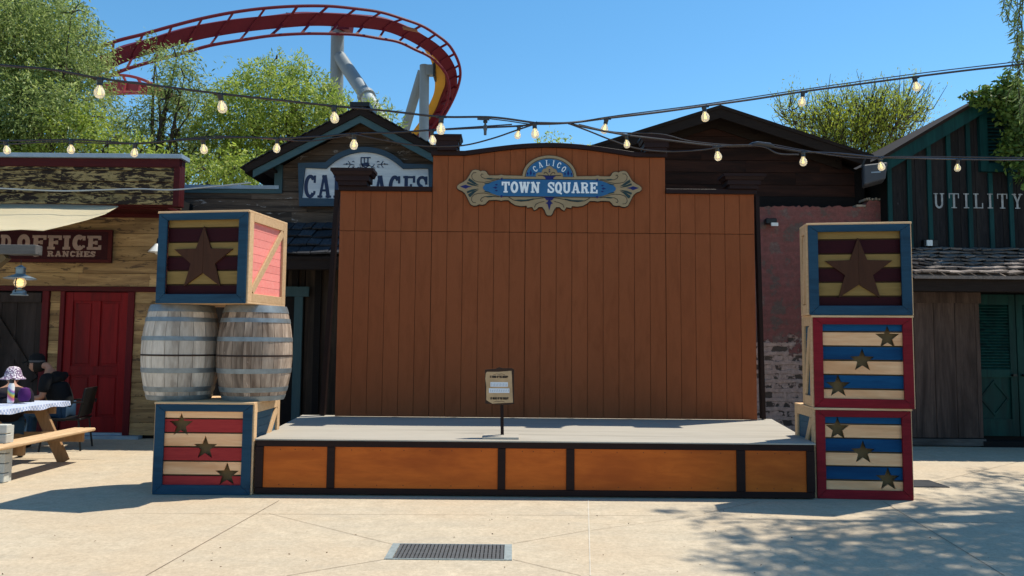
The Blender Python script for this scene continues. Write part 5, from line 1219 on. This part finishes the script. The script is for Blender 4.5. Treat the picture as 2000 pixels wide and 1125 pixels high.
# ------------------------------------------------------------------ roller coaster
def coaster():
    r = empty('roller_coaster_track', P(600, 300, 32)*1.0, 'high curving red roller coaster track with yellow flank behind the trees', 'roller coaster')
    up = [(160,108),(222,82),(279,67),(336,51),(395,36),(456,24),(518,16),(581,12),(641,12),(695,17),(744,24),(787,37),(823,50),(851,67),(874,85),(888,105),(897,127),(899,148),(894,171),(884,196),(870,222),(852,248),(828,275)]
    lo = [(140,178),(207,151),(247,135),(301,119),(353,105),(410,89),(468,79),(528,70),(588,66),(643,66),(695,68),(740,75),(778,82),(811,97),(838,110),(857,126),(870,143),(876,161),(877,181),(872,202),(861,224),(845,248),(824,272)]
    sp = [(150,140),(218,116),(266,99),(322,82),(378,66),(436,55),(496,47),(560,41),(614,38),(668,40),(718,44),(760,51),(798,66),(829,83),(852,99),(869,117),(880,138),(883,156),(881,177),(872,199),(860,222),(842,248),(818,276)]
    n = len(up); dep = [27+7*min(1, i/13)+max(0, i-13)*.35 for i in range(n)]
    U = [P(*p, d-.15) for p, d in zip(up, dep)]; L = [P(*p, d-.15) for p, d in zip(lo, dep)]; S = [P(*p, d+.30) for p, d in zip(sp, dep)]
    M_red = plain('coaster_red', (.17,.004,.018), .55, 0, .06, 2); M_yel = plain('coaster_yellow', (.85,.42,.02), .45, 0, .05, 2); M_pale = plain('support_pale_blue', (.30,.36,.40), .5, 0, .06, 3); M_pink = plain('coaster_faded_red', (.40,.06,.07), .5, 0, .06, 2)
    b_ = MB(); b_.tube(catmull(U, 6), .068, 8); b_.build('rail', M_red, r, smooth=True)
    b_ = MB(); b_.tube(catmull(L, 6), .068, 8); b_.build('rail', M_red, r, smooth=True)
    Sc = catmull(S, 6); Uc = catmull(U, 6); Lc = catmull(L, 6)
    def beam(mb, c, h, d, offs=0.0, w0=0):
        v = []; k = len(c)
        for i in range(k):
            t = (c[min(i+1, k-1)]-c[max(i-1, 0)]).normalized(); uu = (Uc[i+w0]-Lc[i+w0]); uu = (uu-t*uu.dot(t)).normalized(); bb = t.cross(uu).normalized()
            if bb.y < 0: bb = -bb
            for a, q in ((-1,0),(1,0),(1,1),(-1,1)): v.append(c[i]+uu*(h/2*a+offs)+bb*d*q)
        f = [(0,1,2,3)]+[(4*(k-1)+3,4*(k-1)+2,4*(k-1)+1,4*(k-1))]
        for i in range(k-1):
            for j in range(4): f.append((4*i+j, 4*i+4+j, 4*i+4+(j+1) % 4, 4*i+(j+1) % 4))
        mb.poly(v, f)
    b_ = MB(); beam(b_, Sc, .54, .45); b_.build('spine', M_red, r)
    i0 = 14*6-2
    Y = []; 
    for i in range(i0, len(Sc)):
        k_ = min(1, (i-i0)/14); Y.append(Sc[i].lerp(Lc[i], 0)+Vector((-.22-.26*k_, .22, -.03)))
    b_ = MB(); v = []; 
    for i, p in enumerate(Y):
        w = .19+.20*min(1, i/14); 
        for a, q in ((-1,0),(1,0),(1,1),(-1,1)): v.append(p+Vector((w*a, .08*q, 0)))
    k = len(Y); f = [(0,1,2,3)]
    for i in range(k-1):
        for j in range(4): f.append((4*i+j, 4*i+4+j, 4*i+4+(j+1) % 4, 4*i+(j+1) % 4))
    b_.poly(v, f); b_.build('spine_flank', M_yel, r)
    for i in range(1, n-1):
        t = MB(); a, c, s = U[i], L[i], S[i]; h = (a-c).normalized()
        s1, s2 = s+h*.26+Vector((0,-.03,0)), s-h*.26+Vector((0,-.03,0))
        w = .07; tt = (S[i+1]-S[i-1]).normalized()
        t.bar(a, s1, .05, .10 if i > 6 else .07, tt); t.bar(c, s2, .05, .10 if i > 6 else .07, tt); t.bar(s1, s2, .06, .14 if i > 6 else .08, tt)
        t.build('cross_tie', M_red, r)
    for i, (a, b2) in enumerate((((560,28),(583,30)), ((787,54),(815,60)))):
        q = P(a[0], a[1], dep[8]+.1); q2 = P(b2[0], b2[1], dep[8]+.1); t = MB(); t.bar(q, q2, .25, .06); t.build('walk_bracket', plain('rusty_bracket', (.25,.10,.05), .7), r)
    # lower piece of track seen through the trees
    lu = [(180,152),(208,148),(240,147),(268,152),(296,163),(322,178),(350,196)]; ll = [(175,192),(205,186),(240,183),(270,182),(300,184),(328,192),(355,205)]
    LU = [P(*p, 40) for p in lu]; LL = [P(*p, 40) for p in ll]; LS = [(a+b2)/2+Vector((0,.35,.05)) for a, b2 in zip(LU, LL)]
    b_ = MB(); b_.tube(catmull(LU, 4), .08, 8); b_.build('rail', M_pink, r, smooth=True); b_ = MB(); b_.tube(catmull(LL, 4), .08, 8); b_.build('rail', M_pink, r, smooth=True)
    b_ = MB()
    c = catmull(LS, 4); v = []
    for p in c: v += [p+Vector((0,0,-.27)), p+Vector((0,0,.27)), p+Vector((0,.3,.27)), p+Vector((0,.3,-.27))]
    f = [(0,1,2,3)]
    for i in range(len(c)-1):
        for j in range(4): f.append((4*i+j, 4*i+4+j, 4*i+4+(j+1) % 4, 4*i+(j+1) % 4))
    b_.poly(v, f); b_.build('spine', M_pink, r)
    for i in range(1, 6):
        t = MB(); t.bar(LU[i], LS[i]+Vector((0,-.03,.2)), .08, .12); t.bar(LS[i]+Vector((0,-.03,.2)), LL[i], .08, .12); t.build('cross_tie', M_pink, r)
    # supports
    d = 33.6; a = P(659.5,52,d); g = MB(); foot = Vector((P(660,300,d).x, a.y, -.02)); R1 = 13*d/F
    s1 = empty('coaster_support', (foot.x, foot.y, 0), 'thick pale blue pipe support with a slanting branch under the top of the coaster loop', 'support column', 'pale blue supports of the roller coaster')
    g.tube([foot, a], R1, 24); g.build('column', M_pale, s1, smooth=True)
    A = P(664,112,d-.1); B = P(714,186,d-1.6); D = B+(B-A)*3.2
    g = MB(); g.tube([A, B, B+(B-A).normalized()*.01], [R1*1.0, R1*1.02, R1*1.02], 24); g.build('branch_pipe', M_pale, s1, smooth=True)
    u = (B-A).normalized(); g = MB(); g.tube([B+u*.0, B+u*.09], R1*1.32, 24); g.tube([B+u*.1, B+u*.19], R1*1.32, 24); g.build('flange', M_pale, s1)
    t_ = (0-B.z)/(u.z); g = MB(); g.tube([B+u*.2, B+u*t_], R1*.98, 24); g.build('branch_pipe', plain('support_sunlit', (.34,.38,.38), .5, 0, .2, 1.5), s1, smooth=True)  # paler copy of the support colour below the flange, sunlight painted in
    g = MB(); g.bar(a+Vector((0,-.1,-.1)), P(686,56,d-.3), .4, .25); g.build('head_bracket', M_red, s1)
    d = 35.5; a = P(829,128,d); foot = Vector((P(829,400,d).x, a.y, -.02)); R2 = 9.6*d/F
    s2 = empty('coaster_support', (foot.x, foot.y, 0), 'pale blue A shaped pipe support with dark bolted plate, right of the loop', 'support column', 'pale blue supports of the roller coaster')
    g = MB(); g.tube([foot, a], R2, 24); g.build('column', M_pale, s2, smooth=True)
    A = P(825,139,d+.3); B = P(792,250,d+1.2); u = (B-A).normalized(); t_ = -A.z/u.z
    g = MB(); g.tube([A, A+u*t_], R2*.98, 24); g.build('branch_pipe', M_pale, s2, smooth=True)
    g = MB(); p1, p2 = P(833,138,d-.05), P(851,138,d-.05); g.bar(p1, p2, .35, .50); g.build('head_bracket', M_pale, s2)
    g = MB(); q = P(848,138,d-.3); g.box(q.x-.03,q.x+.06,q.y-.2,q.y+.6,q.z-.34,q.z+.34); g.build('bolted_plate', M_blackmetal, s2)
coaster()

# ------------------------------------------------------------------ strings of lamps
def bulb_glass():
    m, nt, b = new_mat('bulb_glass'); out = nt.nodes['Material Output']
    tr = nt.nodes.new('ShaderNodeBsdfTransparent'); tr.inputs[0].default_value = (1,.98,.94,1); gl = nt.nodes.new('ShaderNodeBsdfGlossy'); gl.inputs['Roughness'].default_value = .06
    tl = nt.nodes.new('ShaderNodeBsdfTranslucent'); tl.inputs[0].default_value = (.92,.88,.80,1); df = nt.nodes.new('ShaderNodeBsdfDiffuse'); df.inputs[0].default_value = (.88,.84,.76,1)
    a1 = nt.nodes.new('ShaderNodeMixShader'); a1.inputs[0].default_value = .5; nt.links.new(tl.outputs[0], a1.inputs[1]); nt.links.new(df.outputs[0], a1.inputs[2])
    lw = nt.nodes.new('ShaderNodeLayerWeight'); lw.inputs[0].default_value = .35
    a2 = nt.nodes.new('ShaderNodeMixShader'); nt.links.new(math_(nt, 'ADD', math_(nt, 'MULTIPLY', lw.outputs['Facing'], .55), .50, True), a2.inputs[0]); nt.links.new(tr.outputs[0], a2.inputs[1]); nt.links.new(a1.outputs[0], a2.inputs[2])
    a3 = nt.nodes.new('ShaderNodeMixShader'); a3.inputs[0].default_value = .10; nt.links.new(a2.outputs[0], a3.inputs[1]); nt.links.new(gl.outputs[0], a3.inputs[2]); nt.links.new(a3.outputs[0], out.inputs[0]); return m
M_glass = bulb_glass(); M_fil = emit('filament_glow', (1,.76,.20), 2.3)
S_ = 1.0
sock_me = None
def bulb_parts(parent, p, tilt=0.0, s=1.0, yellow=True):
    """socket hanging from cable point p, bulb under it with two filaments"""
    k = .00262*s
    so_ = MB(); so_.lathe([(3.2*k,2*k),(6.5*k,1*k),(6.5*k,-5*k),(5.8*k,-6*k),(6.2*k,-13*k),(5*k,-14*k)], n=12); pass
    o = so_.build('socket', M_black, parent, local=True, smooth=True); o.location = p-parent.location; o.rotation_euler = (random.uniform(-.15,.15), tilt+random.uniform(-.17,.17), random.uniform(0,3))
    cb = MB(); cb.bar((-13*k,0,1.6*k),(13*k,0,1.6*k),4.6*k,4.2*k); cb.box(5*k,6.6*k,-1*k,1*k,2*k,7*k); co_ = cb.build('cable_clip', M_black, parent, local=True); co_.location = o.location
    g = MB(); g.lathe([(4.6*k,-13*k),(5.4*k,-17*k),(9.2*k,-23*k),(10.8*k,-29*k),(10.0*k,-35*k),(6.9*k,-39.5*k),(2.5*k,-41.3*k),(0.01*k,-41.6*k)], n=18, cap=False)
    b_ = g.build('bulb', M_glass, parent, local=True, smooth=True); b_.location = o.location; b_.rotation_euler = o.rotation_euler
    f = MB(); 
    for q in range(4):
        a = q*math.pi/2+.5; f.tube([(1.0*k*math.cos(a),1.0*k*math.sin(a),-21*k),(3.0*k*math.cos(a),3.0*k*math.sin(a),-33*k)], 0.8*k, 6)
    f.tube([(0,0,-14*k),(0,0,-24*k)], 1*k, 6)
    f.build('filament', M_fil, b_, local=True)
def light_string(name, pts, bulbs, r, label, group='strings of bulbs across the square'):
    W = [P(x, y, d) for x, y, d in pts]
    root = empty(name, W[len(W)//2], label, 'string light', group)
    b_ = MB(); c = catmull(W, 8); b_.tube(c, r, 6); b_.build('cable', M_cable, root, smooth=True)
    for (x, y, d, s) in bulbs:
        p = P(x, y, d)
        # drop onto the cable
        best = min(c, key=lambda q: abs(q.x/q.y-p.x/p.y)); i = c.index(best); 
        q = min([c[max(i-1,0)].lerp(c[min(i+1,len(c)-1)], t/10) for t in range(11)], key=lambda q: abs(q.x/q.y-p.x/p.y))
        bulb_parts(root, q+Vector((0,0,-r)), 0, s)
    return root
random.seed(12)
light_string('string_light', [(-120,112,3.7),(0,127,3.85),(100,136,3.95),(195,153,4.05),(310,168,4.2),(430,183,4.3),(540,195,4.4),(652,207,4.5),(760,217,4.55),(862,228,4.6),(960,229,4.62),(1046,240,4.65)],
    [(195,153,4.05,1.0),(430,183,4.3,1.0),(652,207,4.5,.95),(862,228,4.6,1.0),(1044,240,4.65,.9)], .0068, 'string of bulbs sloping down from the upper left to the middle over the trees')
light_string('string_light', [(1046,240,4.65),(1110,240,4.7),(1184,231,4.8),(1280,220,4.9),(1375,207,5.0),(1470,194,5.1),(1568,179,5.15),(1680,164,5.2),(1786,150,5.2),(1900,136,5.2),(2000,125,5.2),(2120,108,5.2)],
    [(1184,231,4.8,.90),(1375,207,5.0,.98),(1568,179,5.15,.92),(1786,150,5.2,.95)], .0075, 'string of bulbs rising from the middle to the upper right against the sky')
light_string('string_light', [(-120,272,5.0),(0,275,5.0),(138,273,5.0),(200,276,5.0),(264,280,5.0),(330,275,5.0),(396,271,5.0),(470,268,4.95),(542,270,4.9),(620,267,4.85),(692,261,4.8),(770,259,4.75),(843,254,4.75),(930,250,4.7),(1013,246,4.68),(1046,242,4.66)],
    [(12,275,5.0,.80),(139,273,5.0,.86),(264,280,5.0,.84),(396,271,5.0,.90),(542,270,4.9,.85),(692,263,4.8,.92),(843,254,4.75,.82),(1013,247,4.68,.74)], .0062, 'lower string of bulbs running level in front of the green trees and the carriage gable')
light_string('string_light', [(1110,241,4.7),(1160,252,4.72),(1225,264,4.75),(1290,272,4.78),(1400,285,4.8),(1490,285,4.8),(1568,296,4.85),(1640,300,4.9),(1718,307,5.0),(1790,309,5.1),(1870,311,5.3),(1950,312,5.4),(2000,312,5.5),(2100,311,5.6)],
    [(1224,264,4.75,.74),(1400,285,4.8,.86),(1568,296,4.85,.86),(1718,307,5.0,.84),(1870,311,5.3,.76)], .0068, 'lower string of bulbs running right across the dark barn to the big painted letters')
cable('slack_cable', [P(x,y,4.78) for x, y in ((692,262),(740,272),(790,281),(845,286),(905,284),(960,271),(1010,254),(1046,242))], .0052, M_cable, 'slack loop of black cable dipping in front of the left cornice cap', group='loose cables along the bulb strings')
cable('slack_cable', [P(x,y,4.78) for x, y in ((1110,241),(1150,256),(1190,272),(1240,289),(1300,296),(1370,293),(1430,284),(1488,286),(1520,300),(1560,302))], .0052, M_cable, 'slack loop of black cable dipping in front of the right cornice cap', group='loose cables along the bulb strings')
cable('slack_cable', [P(x,y,4.86) for x, y in ((1130,243),(1200,258),(1290,262),(1350,276),(1440,284),(1495,281),(1560,292),(1640,305),(1720,310),(1760,306),(2080,309))], .0045, M_cable, 'thin second cable wound along the lower right string', group='loose cables along the bulb strings')
cable('slack_cable', [P(x,y,5.05) for x, y in ((-120,268),(0,281),(110,277),(264,281),(350,272),(430,266),(540,272),(610,275),(700,262),(760,259),(1000,243))], .0045, M_cable, 'thin second cable wound along the lower left string', group='loose cables along the bulb strings')
cable('slack_cable', [P(x,y,4.7) for x, y in ((940,230),(990,236),(1046,243),(1120,240),(1190,228),(1380,203),(1560,176),(1790,144),(2010,118))], .0035, M_cable, 'thin steel wire just above the upper right string', group='loose cables along the bulb strings')
cn = MB(); a, b2 = P(712,262,4.79), P(1478,283,4.79)
cn.tube([P(1462,284,4.79), P(1470,282,4.79), P(1480,281,4.79), P(1505,284,4.79), P(1512,286,4.79)], [.006,.014,.017,.016,.006], 8); tag(cn.build('cable_connector', M_black, origin=P(1488,283,4.79), smooth=True), 'black lump of taped cable connector in front of the dark barn gable', 'connector')
# empty clamp hanging near the middle
def clamp():
    p = P(948,231,4.66); r = empty('cable_clamp', p, 'small grey clamp with no bulb hanging from the cables above the backdrop', 'clamp'); k = .0032
    b_ = MB(); b_.bar((-16*k,0,-1*k),(8*k,0,-2*k),4*k,4*k); b_.tube([(0,0,0),(0,0,-14*k)], 2.2*k, 8); b_.lathe([(3.5*k,-14*k),(4*k,-22*k),(3*k,-26*k),(2.8*k,-34*k)], n=10); b_.build('body', plain('dull_zinc', (.12,.13,.14), .45, .5), r, local=True)
    b_ = MB(); b_.lathe([(4.2*k,-5*k),(4.6*k,-7*k),(4.2*k,-9*k)], n=10); b_.build('ring', M_blackmetal, r, local=True)
clamp()

# ------------------------------------------------------------------ trees
def leaf_mat(name, c1, c2, trans=.35, c3=None):
    m, nt, b = new_mat(name); out = nt.nodes['Material Output']
    g = nt.nodes.new('ShaderNodeNewGeometry'); v = coords(nt); n = noise(nt, v, .9, 3)
    stops = [(0, c1), (.8, c2)]+([(1, c3)] if c3 else [])
    col = ramp(nt, g.outputs['Random Per Island'], stops); col = mixc(nt, 1.0, col, ramp(nt, n, [(.35, (.75,.78,.75)), (.65, (1.2,1.15,1.0))]), 'MULTIPLY')
    nt.links.new(col, b.inputs['Base Color']); b.inputs['Roughness'].default_value = .55; b.inputs['Specular IOR Level'].default_value = .35
    tr = nt.nodes.new('ShaderNodeBsdfTranslucent'); nt.links.new(col, tr.inputs[0]); mx = nt.nodes.new('ShaderNodeMixShader'); mx.inputs[0].default_value = trans
    nt.links.new(b.outputs[0], mx.inputs[1]); nt.links.new(tr.outputs[0], mx.inputs[2]); nt.links.new(mx.outputs[0], out.inputs[0]); return m
def leaf_obj(name, P0, D, L, Wd, mat, parent, rng):
    """diamond leaves: base P0, direction D (unit), random roll"""
    n = len(P0); r = rng.normal(size=(n, 3)); side = np.cross(D, r); side /= np.linalg.norm(side, axis=1)[:, None]+1e-9
    Lr = L*rng.uniform(.6, 1.3, (n, 1)); W = Wd*rng.uniform(.7, 1.3, (n, 1)); nrm = np.cross(D, side)
    v = np.empty((n, 4, 3)); v[:, 0] = P0; v[:, 1] = P0+D*Lr*.5+side*W/2+nrm*Lr*.06; v[:, 2] = P0+D*Lr; v[:, 3] = P0+D*Lr*.5-side*W/2+nrm*Lr*.06
    v = v.reshape(-1, 3)-np.array(parent.location)
    me = bpy.data.meshes.new(name); me.vertices.add(4*n); me.vertices.foreach_set('co', v.ravel()); me.loops.add(4*n); me.loops.foreach_set('vertex_index', np.arange(4*n)); me.polygons.add(n)
    me.polygons.foreach_set('loop_start', np.arange(n)*4); me.polygons.foreach_set('loop_total', np.full(n, 4)); me.update(calc_edges=True); me.materials.append(mat)
    o = bpy.data.objects.new(name, me); C.objects.link(o); o.parent = parent; return o
M_bark = wood('tree_bark', (.035,.026,.020), (.075,.058,.045), 'z', 8, .95, .6, 0)
def tree(name, label, base, blobs, lm, seed, strands=22, per=16, L=.13, Wd=.03, droop=1.0, slen=.9, twig=.0, group='trees behind the old buildings', trunk_r=.22, upward=0.0, cat='tree', fork=None, limbs=True, density_shell=.5, spread=.05):
    rng = np.random.default_rng(seed); rnd = random.Random(seed); base = Vector(base); base.z = 0
    r = empty(name, base, label, cat, group)
    B = [(Vector((b_[0], b_[1], b_[2])), b_[3]) for b_ in blobs]
    cen = sum((b_[0] for b_ in B), Vector())/len(B); fk = fork or base.lerp(Vector((cen.x, cen.y, 0)), .35)+Vector((0, 0, min(b_[0].z-b_[1] for b_ in B)*.75))
    if fk.z < 1: fk.z = 1.2
    if limbs:
        t = MB(); mid = base.lerp(fk, .5)+Vector((rnd.uniform(-.15,.15), 0, 0)); t.tube(catmull([base, mid, fk], 4), [trunk_r*(1.25-.5*i/8) for i in range(9)], 10)
        for c, rr in B:
            m1 = fk.lerp(c, .45)+Vector((rnd.uniform(-.3,.3), rnd.uniform(-.3,.3), .25)); pts = catmull([fk-Vector((0,0,.2)), m1, c], 4); t.tube(pts, [trunk_r*.45*(1-i/8)**1.3+.008 for i in range(9)], 6)
            for q in range(7):
                d = Vector((rnd.gauss(0,1), rnd.gauss(0,1), rnd.gauss(.4,1))).normalized(); st = pts[rnd.randint(4, 8)]; e = st+d*rr*rnd.uniform(.6, .98); mm = st.lerp(e, .5)+Vector((0,0,.12*rr))
                t.tube([st, mm, e], [trunk_r*.13, trunk_r*.08, .006], 5)
        t.build('trunk', M_bark, r, smooth=True)
    allP, allD, tw = [], [], MB()
    for c, rr in B:
        ns = max(6, int(strands*rr*rr))
        u = rng.normal(size=(ns, 3)); u /= np.linalg.norm(u, axis=1)[:, None]; rad = rr*rng.uniform(density_shell, 1, (ns, 1))*(1+.20*rng.normal(size=(ns, 1)))*(.82+.36*np.sin(u[:, :1]*5+u[:, 2:]*7+seed)**2)
        st = np.array(c)+u*rad*np.array([1, 1, .85])
        out = u*np.array([1, 1, .35])
        sl_ = slen*rng.uniform(.35, 1.15, (ns, 1))*min(1.2, max(.5, rr))
        for i in range(ns):
            d = out[i]*.55+np.array([0, 0, -droop+upward]); d = d/np.linalg.norm(d); k = max(3, int(per*sl_[i, 0]/slen))
            s = np.linspace(0, 1, k)[:, None]
            d2 = out[i]*.9+np.array([0, 0, .25-.1*droop+upward]); d2 /= np.linalg.norm(d2)
            path = st[i]+sl_[i, 0]*(d2*s*.55*(1-s*.5)+d*s*s*.8)
            path = path+rng.normal(size=path.shape)*spread
            tang = d2*(1-s)+d*s
            D = tang+rng.normal(size=path.shape)*.55; D /= np.linalg.norm(D, axis=1)[:, None]
            allP.append(path); allD.append(D)
            if twig and i % 2 == 0:
                a = Vector(st[i]-out[i]*.35*rr); tw.tube([a, Vector(st[i]), Vector(path[-1])], [twig*1.6, twig, twig*.4], 4, cap=False)
    if twig: tw.build('twigs', M_bark, r)
    leaf_obj('crown', np.concatenate(allP), np.concatenate(allD), L, Wd, lm, r, rng)
    return r
def blobs_px(L, d, jit=.8, seed=0, sc=1.0):
    rnd = random.Random(seed); out = []
    for (x, y, rp) in L:
        dd = d+rnd.uniform(-jit, jit); p = P(x, y, dd); out.append((p.x, p.y, p.z, rp*dd/F*sc))
    return out
M_lgrey = leaf_mat('grey_green_leaf', (.12,.17,.045), (.36,.46,.15), .55, (.52,.58,.28)); M_lbright = leaf_mat('bright_green_leaf', (.17,.25,.035), (.38,.48,.085), .55, (.50,.54,.20)); M_lyel = leaf_mat('yellow_green_leaf', (.22,.29,.04), (.44,.50,.07), .5)
M_ldark = leaf_mat('deep_green_leaf', (.03,.055,.018), (.09,.14,.045), .3); M_lvine = leaf_mat('vine_leaf', (.035,.08,.018), (.17,.28,.06), .4)
d = 18
tree('grey_green_tree', 'tall grey green feathery tree at the far left, the highest of the trees', P(60,700,d), blobs_px([(20,40,75),(90,45,70),(150,75,55),(-60,80,90),(50,110,80),(130,140,65),(162,122,36),(-20,180,80),(60,195,75),(140,215,60),(180,190,42),(20,265,70),(100,280,60),(-90,240,90),(0,-30,70),(80,-10,55),(140,25,40),(172,85,18)], d, 1.2, 1), M_lgrey, 11, strands=360, per=28, L=.115, Wd=.032, droop=1.1, slen=1.15, trunk_r=.2)
tree('feathery_tree', 'feathery green tree whose tips cross in front of the coaster track', P(290,700,19), blobs_px([(302,108,19),(306,74,9),(345,115,34),(360,150,36),(335,175,32),(245,236,36),(320,215,50),(385,200,40),(260,270,45),(340,280,50),(400,270,40),(215,260,40),(350,95,18)], 19, .8, 2), M_lgrey, 12, strands=380, per=26, L=.11, Wd=.032, droop=1.1, slen=1.1)
tree('bright_tree', 'bright green bushy tree in front of the thick coaster pipe, left of the carriage gable', P(540,700,20), blobs_px([(520,150,45),(565,135,34),(600,160,40),(470,165,36),(440,175,30),(555,195,60),(480,225,60),(620,205,48),(660,215,42),(430,240,50),(540,255,60),(600,250,50),(420,300,60),(490,310,60),(690,225,30),(715,215,22),(645,180,24),(540,115,16),(585,118,16)], 20, 1.0, 3), M_lbright, 13, strands=360, per=26, L=.12, Wd=.036, droop=1.1, slen=1.2)
tree('low_bush_tree', 'yellowish green low tree behind the flashing of the yellow building', P(200,750,17), blobs_px([(150,250,45),(210,280,40),(100,300,40),(270,300,40),(330,320,40),(400,330,42),(455,330,40),(40,290,40),(500,320,30),(180,230,30)], 17, .6, 4), M_lbright, 14, strands=380, per=24, L=.115, Wd=.038, droop=.9, slen=.7)
tree('dark_conifer_tips', 'dark grey green tree tip behind the thick pipe and the gable ridge', P(750,700,24), blobs_px([(745,225,20),(765,240,20),(735,205,12),(640,170,12)], 24, .3, 5), M_lgrey, 15, strands=300, per=12, L=.17, Wd=.05, droop=-.2, slen=.5)
tree('wispy_mesquite', 'light yellow green wispy tree with upright twigs between the barn and the utility building', P(1660,700,20), blobs_px([(1560,235,34),(1600,250,44),(1650,255,50),(1700,250,48),(1750,240,42),(1785,225,30),(1660,300,60),(1740,295,50),(1600,295,45),(1540,215,22),(1700,205,30),(1640,215,30),(1760,205,28),(1720,350,50),(1680,370,50)], 20, .8, 6), M_lyel, 16, strands=330, per=28, L=.09, Wd=.028, droop=-.3, slen=1.25, twig=.012, upward=.55, trunk_r=.14, spread=.06)
tree('far_tree_top', 'small pale tree top just showing above the arched middle of the backdrop', P(1078,700,26), blobs_px([(1078,275,20),(1060,282,14),(1095,280,14),(1145,287,7)], 26, .3, 7), M_lbright, 17, strands=220, per=12, L=.12, Wd=.05, droop=-.1, slen=.45, trunk_r=.06)
# pepper tree at the right whose crown shades the paving
nb = []
rnd = random.Random(77)
def shade_blob(px, py, r_, z=None):
    g = G(px, py); z = z or rnd.uniform(9.0, 11.5); q = g+SUN_TO*(z/SUN_TO.z); nb.append((q.x, q.y, z, r_))
for px, py, r_ in ((1500,1060,.42),(1560,1100,.5),(1480,1110,.35),(1600,1045,.4),(1660,1085,.6),(1730,1040,.45),(1760,1100,.6),(1840,1060,.55),(1880,1110,.6),(1930,1030,.5),(1980,1075,.6),(2050,1100,.7),(2080,1030,.6),(2150,1060,.7),(1700,1120,.5),(1800,1010,.4),(1870,990,.45),(1960,985,.5),(2040,980,.6),(2120,970,.6),(1620,1120,.5),(1400,1085,.22),
    (1330,998,.2),(1380,1012,.2),(1440,1020,.22),(1520,1022,.25),(1430,1050,.2),(1900,950,.4),(1960,930,.45),(2200,940,.7),(2260,1000,.8),(2300,1080,.8),(1560,1150,.5),(1700,1170,.6),(1860,1170,.7),(2020,1170,.7),(2200,1160,.8),(1640,1000,.18)):
    shade_blob(px, py, r_)
tr_ = tree('pepper_tree', 'drooping pepper tree at the right edge whose crown throws the dappled shade on the paving', (8.8, 8.4, 0), nb, M_lgrey, 18, strands=150, per=16, L=.15, Wd=.055, droop=.9, slen=.6, group=None, fork=Vector((8.6, 8.6, 5.2)), trunk_r=.26, density_shell=.1)
# its hanging strands that reach into the picture
def hanging():
    rng = np.random.default_rng(5); PP, DD = [], []; tw = MB()
    for (x0, y0, x1, y1) in ((1990,-20,1988,70),(1975,-40,1962,45),(1998,-40,1996,150),(2010,30,1992,205),(1955,-60,1948,30),(2015,100,2000,260),(1985,60,1978,150),(2003,80,1985,235),(2018,0,2004,120),(1968,-50,1975,25),(1995,20,1980,95),(2005,-10,1990,110),(2000,60,1998,190),(2012,120,1990,215),(2006,0,2010,240),(1996,110,1975,200)):
        n = 46; d_ = 8.2+rng.uniform(-.3,.3); a = np.array(P(x0,y0,d_)); b_ = np.array(P(x1,y1,d_)); s = np.linspace(0,1,n)[:,None]; path = a+(b_-a)*s+np.array([.06,0,0])*np.sin(s*3+rng.uniform(0,6))
        tw.tube([Vector(path[0])+Vector((.7,.2,4.2)), Vector(path[0])+Vector((.2,.05,2))]+[Vector(path[i]) for i in range(0, n, 9)]+[Vector(path[-1])], .004, 4, cap=False)
        D = np.array([0,0,-.8])+rng.normal(size=path.shape)*np.array([.8,.5,.35]); D /= np.linalg.norm(D,axis=1)[:,None]; PP.append(path); DD.append(D)
    tw.build('twigs', M_bark, tr_); leaf_obj('hanging_strand', np.concatenate(PP), np.concatenate(DD), .085, .018, M_lgrey, tr_, rng)
hanging()
# vine over the gable
def vine():
    r = empty('climbing_vine', P(1965,300,11.7), 'climbing vine with glossy leaves spilling over the utility gable and its louvre', 'vine'); rng = np.random.default_rng(8); PP, DD = [], []; tw = MB()
    rows = [((1966,172),(1985,190),(2010,240)), ((1950,188),(1968,205),(1992,260),(2000,330)), ((1965,200),(1985,240),(1990,300),(1990,340)), ((1950,210),(1972,230),(1985,290)), ((1990,200),(2005,260),(2012,340)), ((1960,180),(1930,183),(1905,178),(1880,190)), ((1975,300),(1968,320)), ((1995,250),(1970,275),(1962,290)), ((1990,170),(1975,160),(1955,165)),((2000,180),(2005,300),(2012,360)),((1930,190),(1915,195),(1895,200))]
    for row in rows:
        c = catmull([P(x,y,11.98+rng.uniform(-.05,.05)) for x, y in row], 12); tw.tube(c, .009, 5, cap=False)
        for p in c:
            thin = p.x < P(1932,190,11.7).x; n = 3 if thin else 8
            q = np.array(p)+rng.normal(size=(n,3))*np.array([.075,.05,.085])*(.35 if thin else 1.0); D = rng.normal(size=(n,3))*np.array([1,.7,.6])+np.array([0,-.3,-.5]); D /= np.linalg.norm(D,axis=1)[:,None]; PP.append(q); DD.append(D)
    tw.build('stem', M_bark, r); leaf_obj('leaves', np.concatenate(PP), np.concatenate(DD), .10, .055, M_lvine, r, rng)
vine()

def litter():
    rng = np.random.default_rng(3); n = 70; PP = []; 
    for i in range(n):
        px, py = rng.uniform(0, 2000), 985+140*rng.random()**.8; g = G(px, py); PP.append((g.x, g.y, .006))
    r = empty('fallen_leaves', (0, 6, 0), 'scattered small dry leaves and specks lying on the paving', 'leaf litter', kind='stuff')
    D = rng.normal(size=(n, 3)); D[:, 2] *= .12; D /= np.linalg.norm(D, axis=1)[:, None]
    leaf_obj('leaf', np.array(PP), D, .022, .008, plain('dry_leaf', (.20,.12,.06), .8, 0, .4, 3), r, rng)
litter()
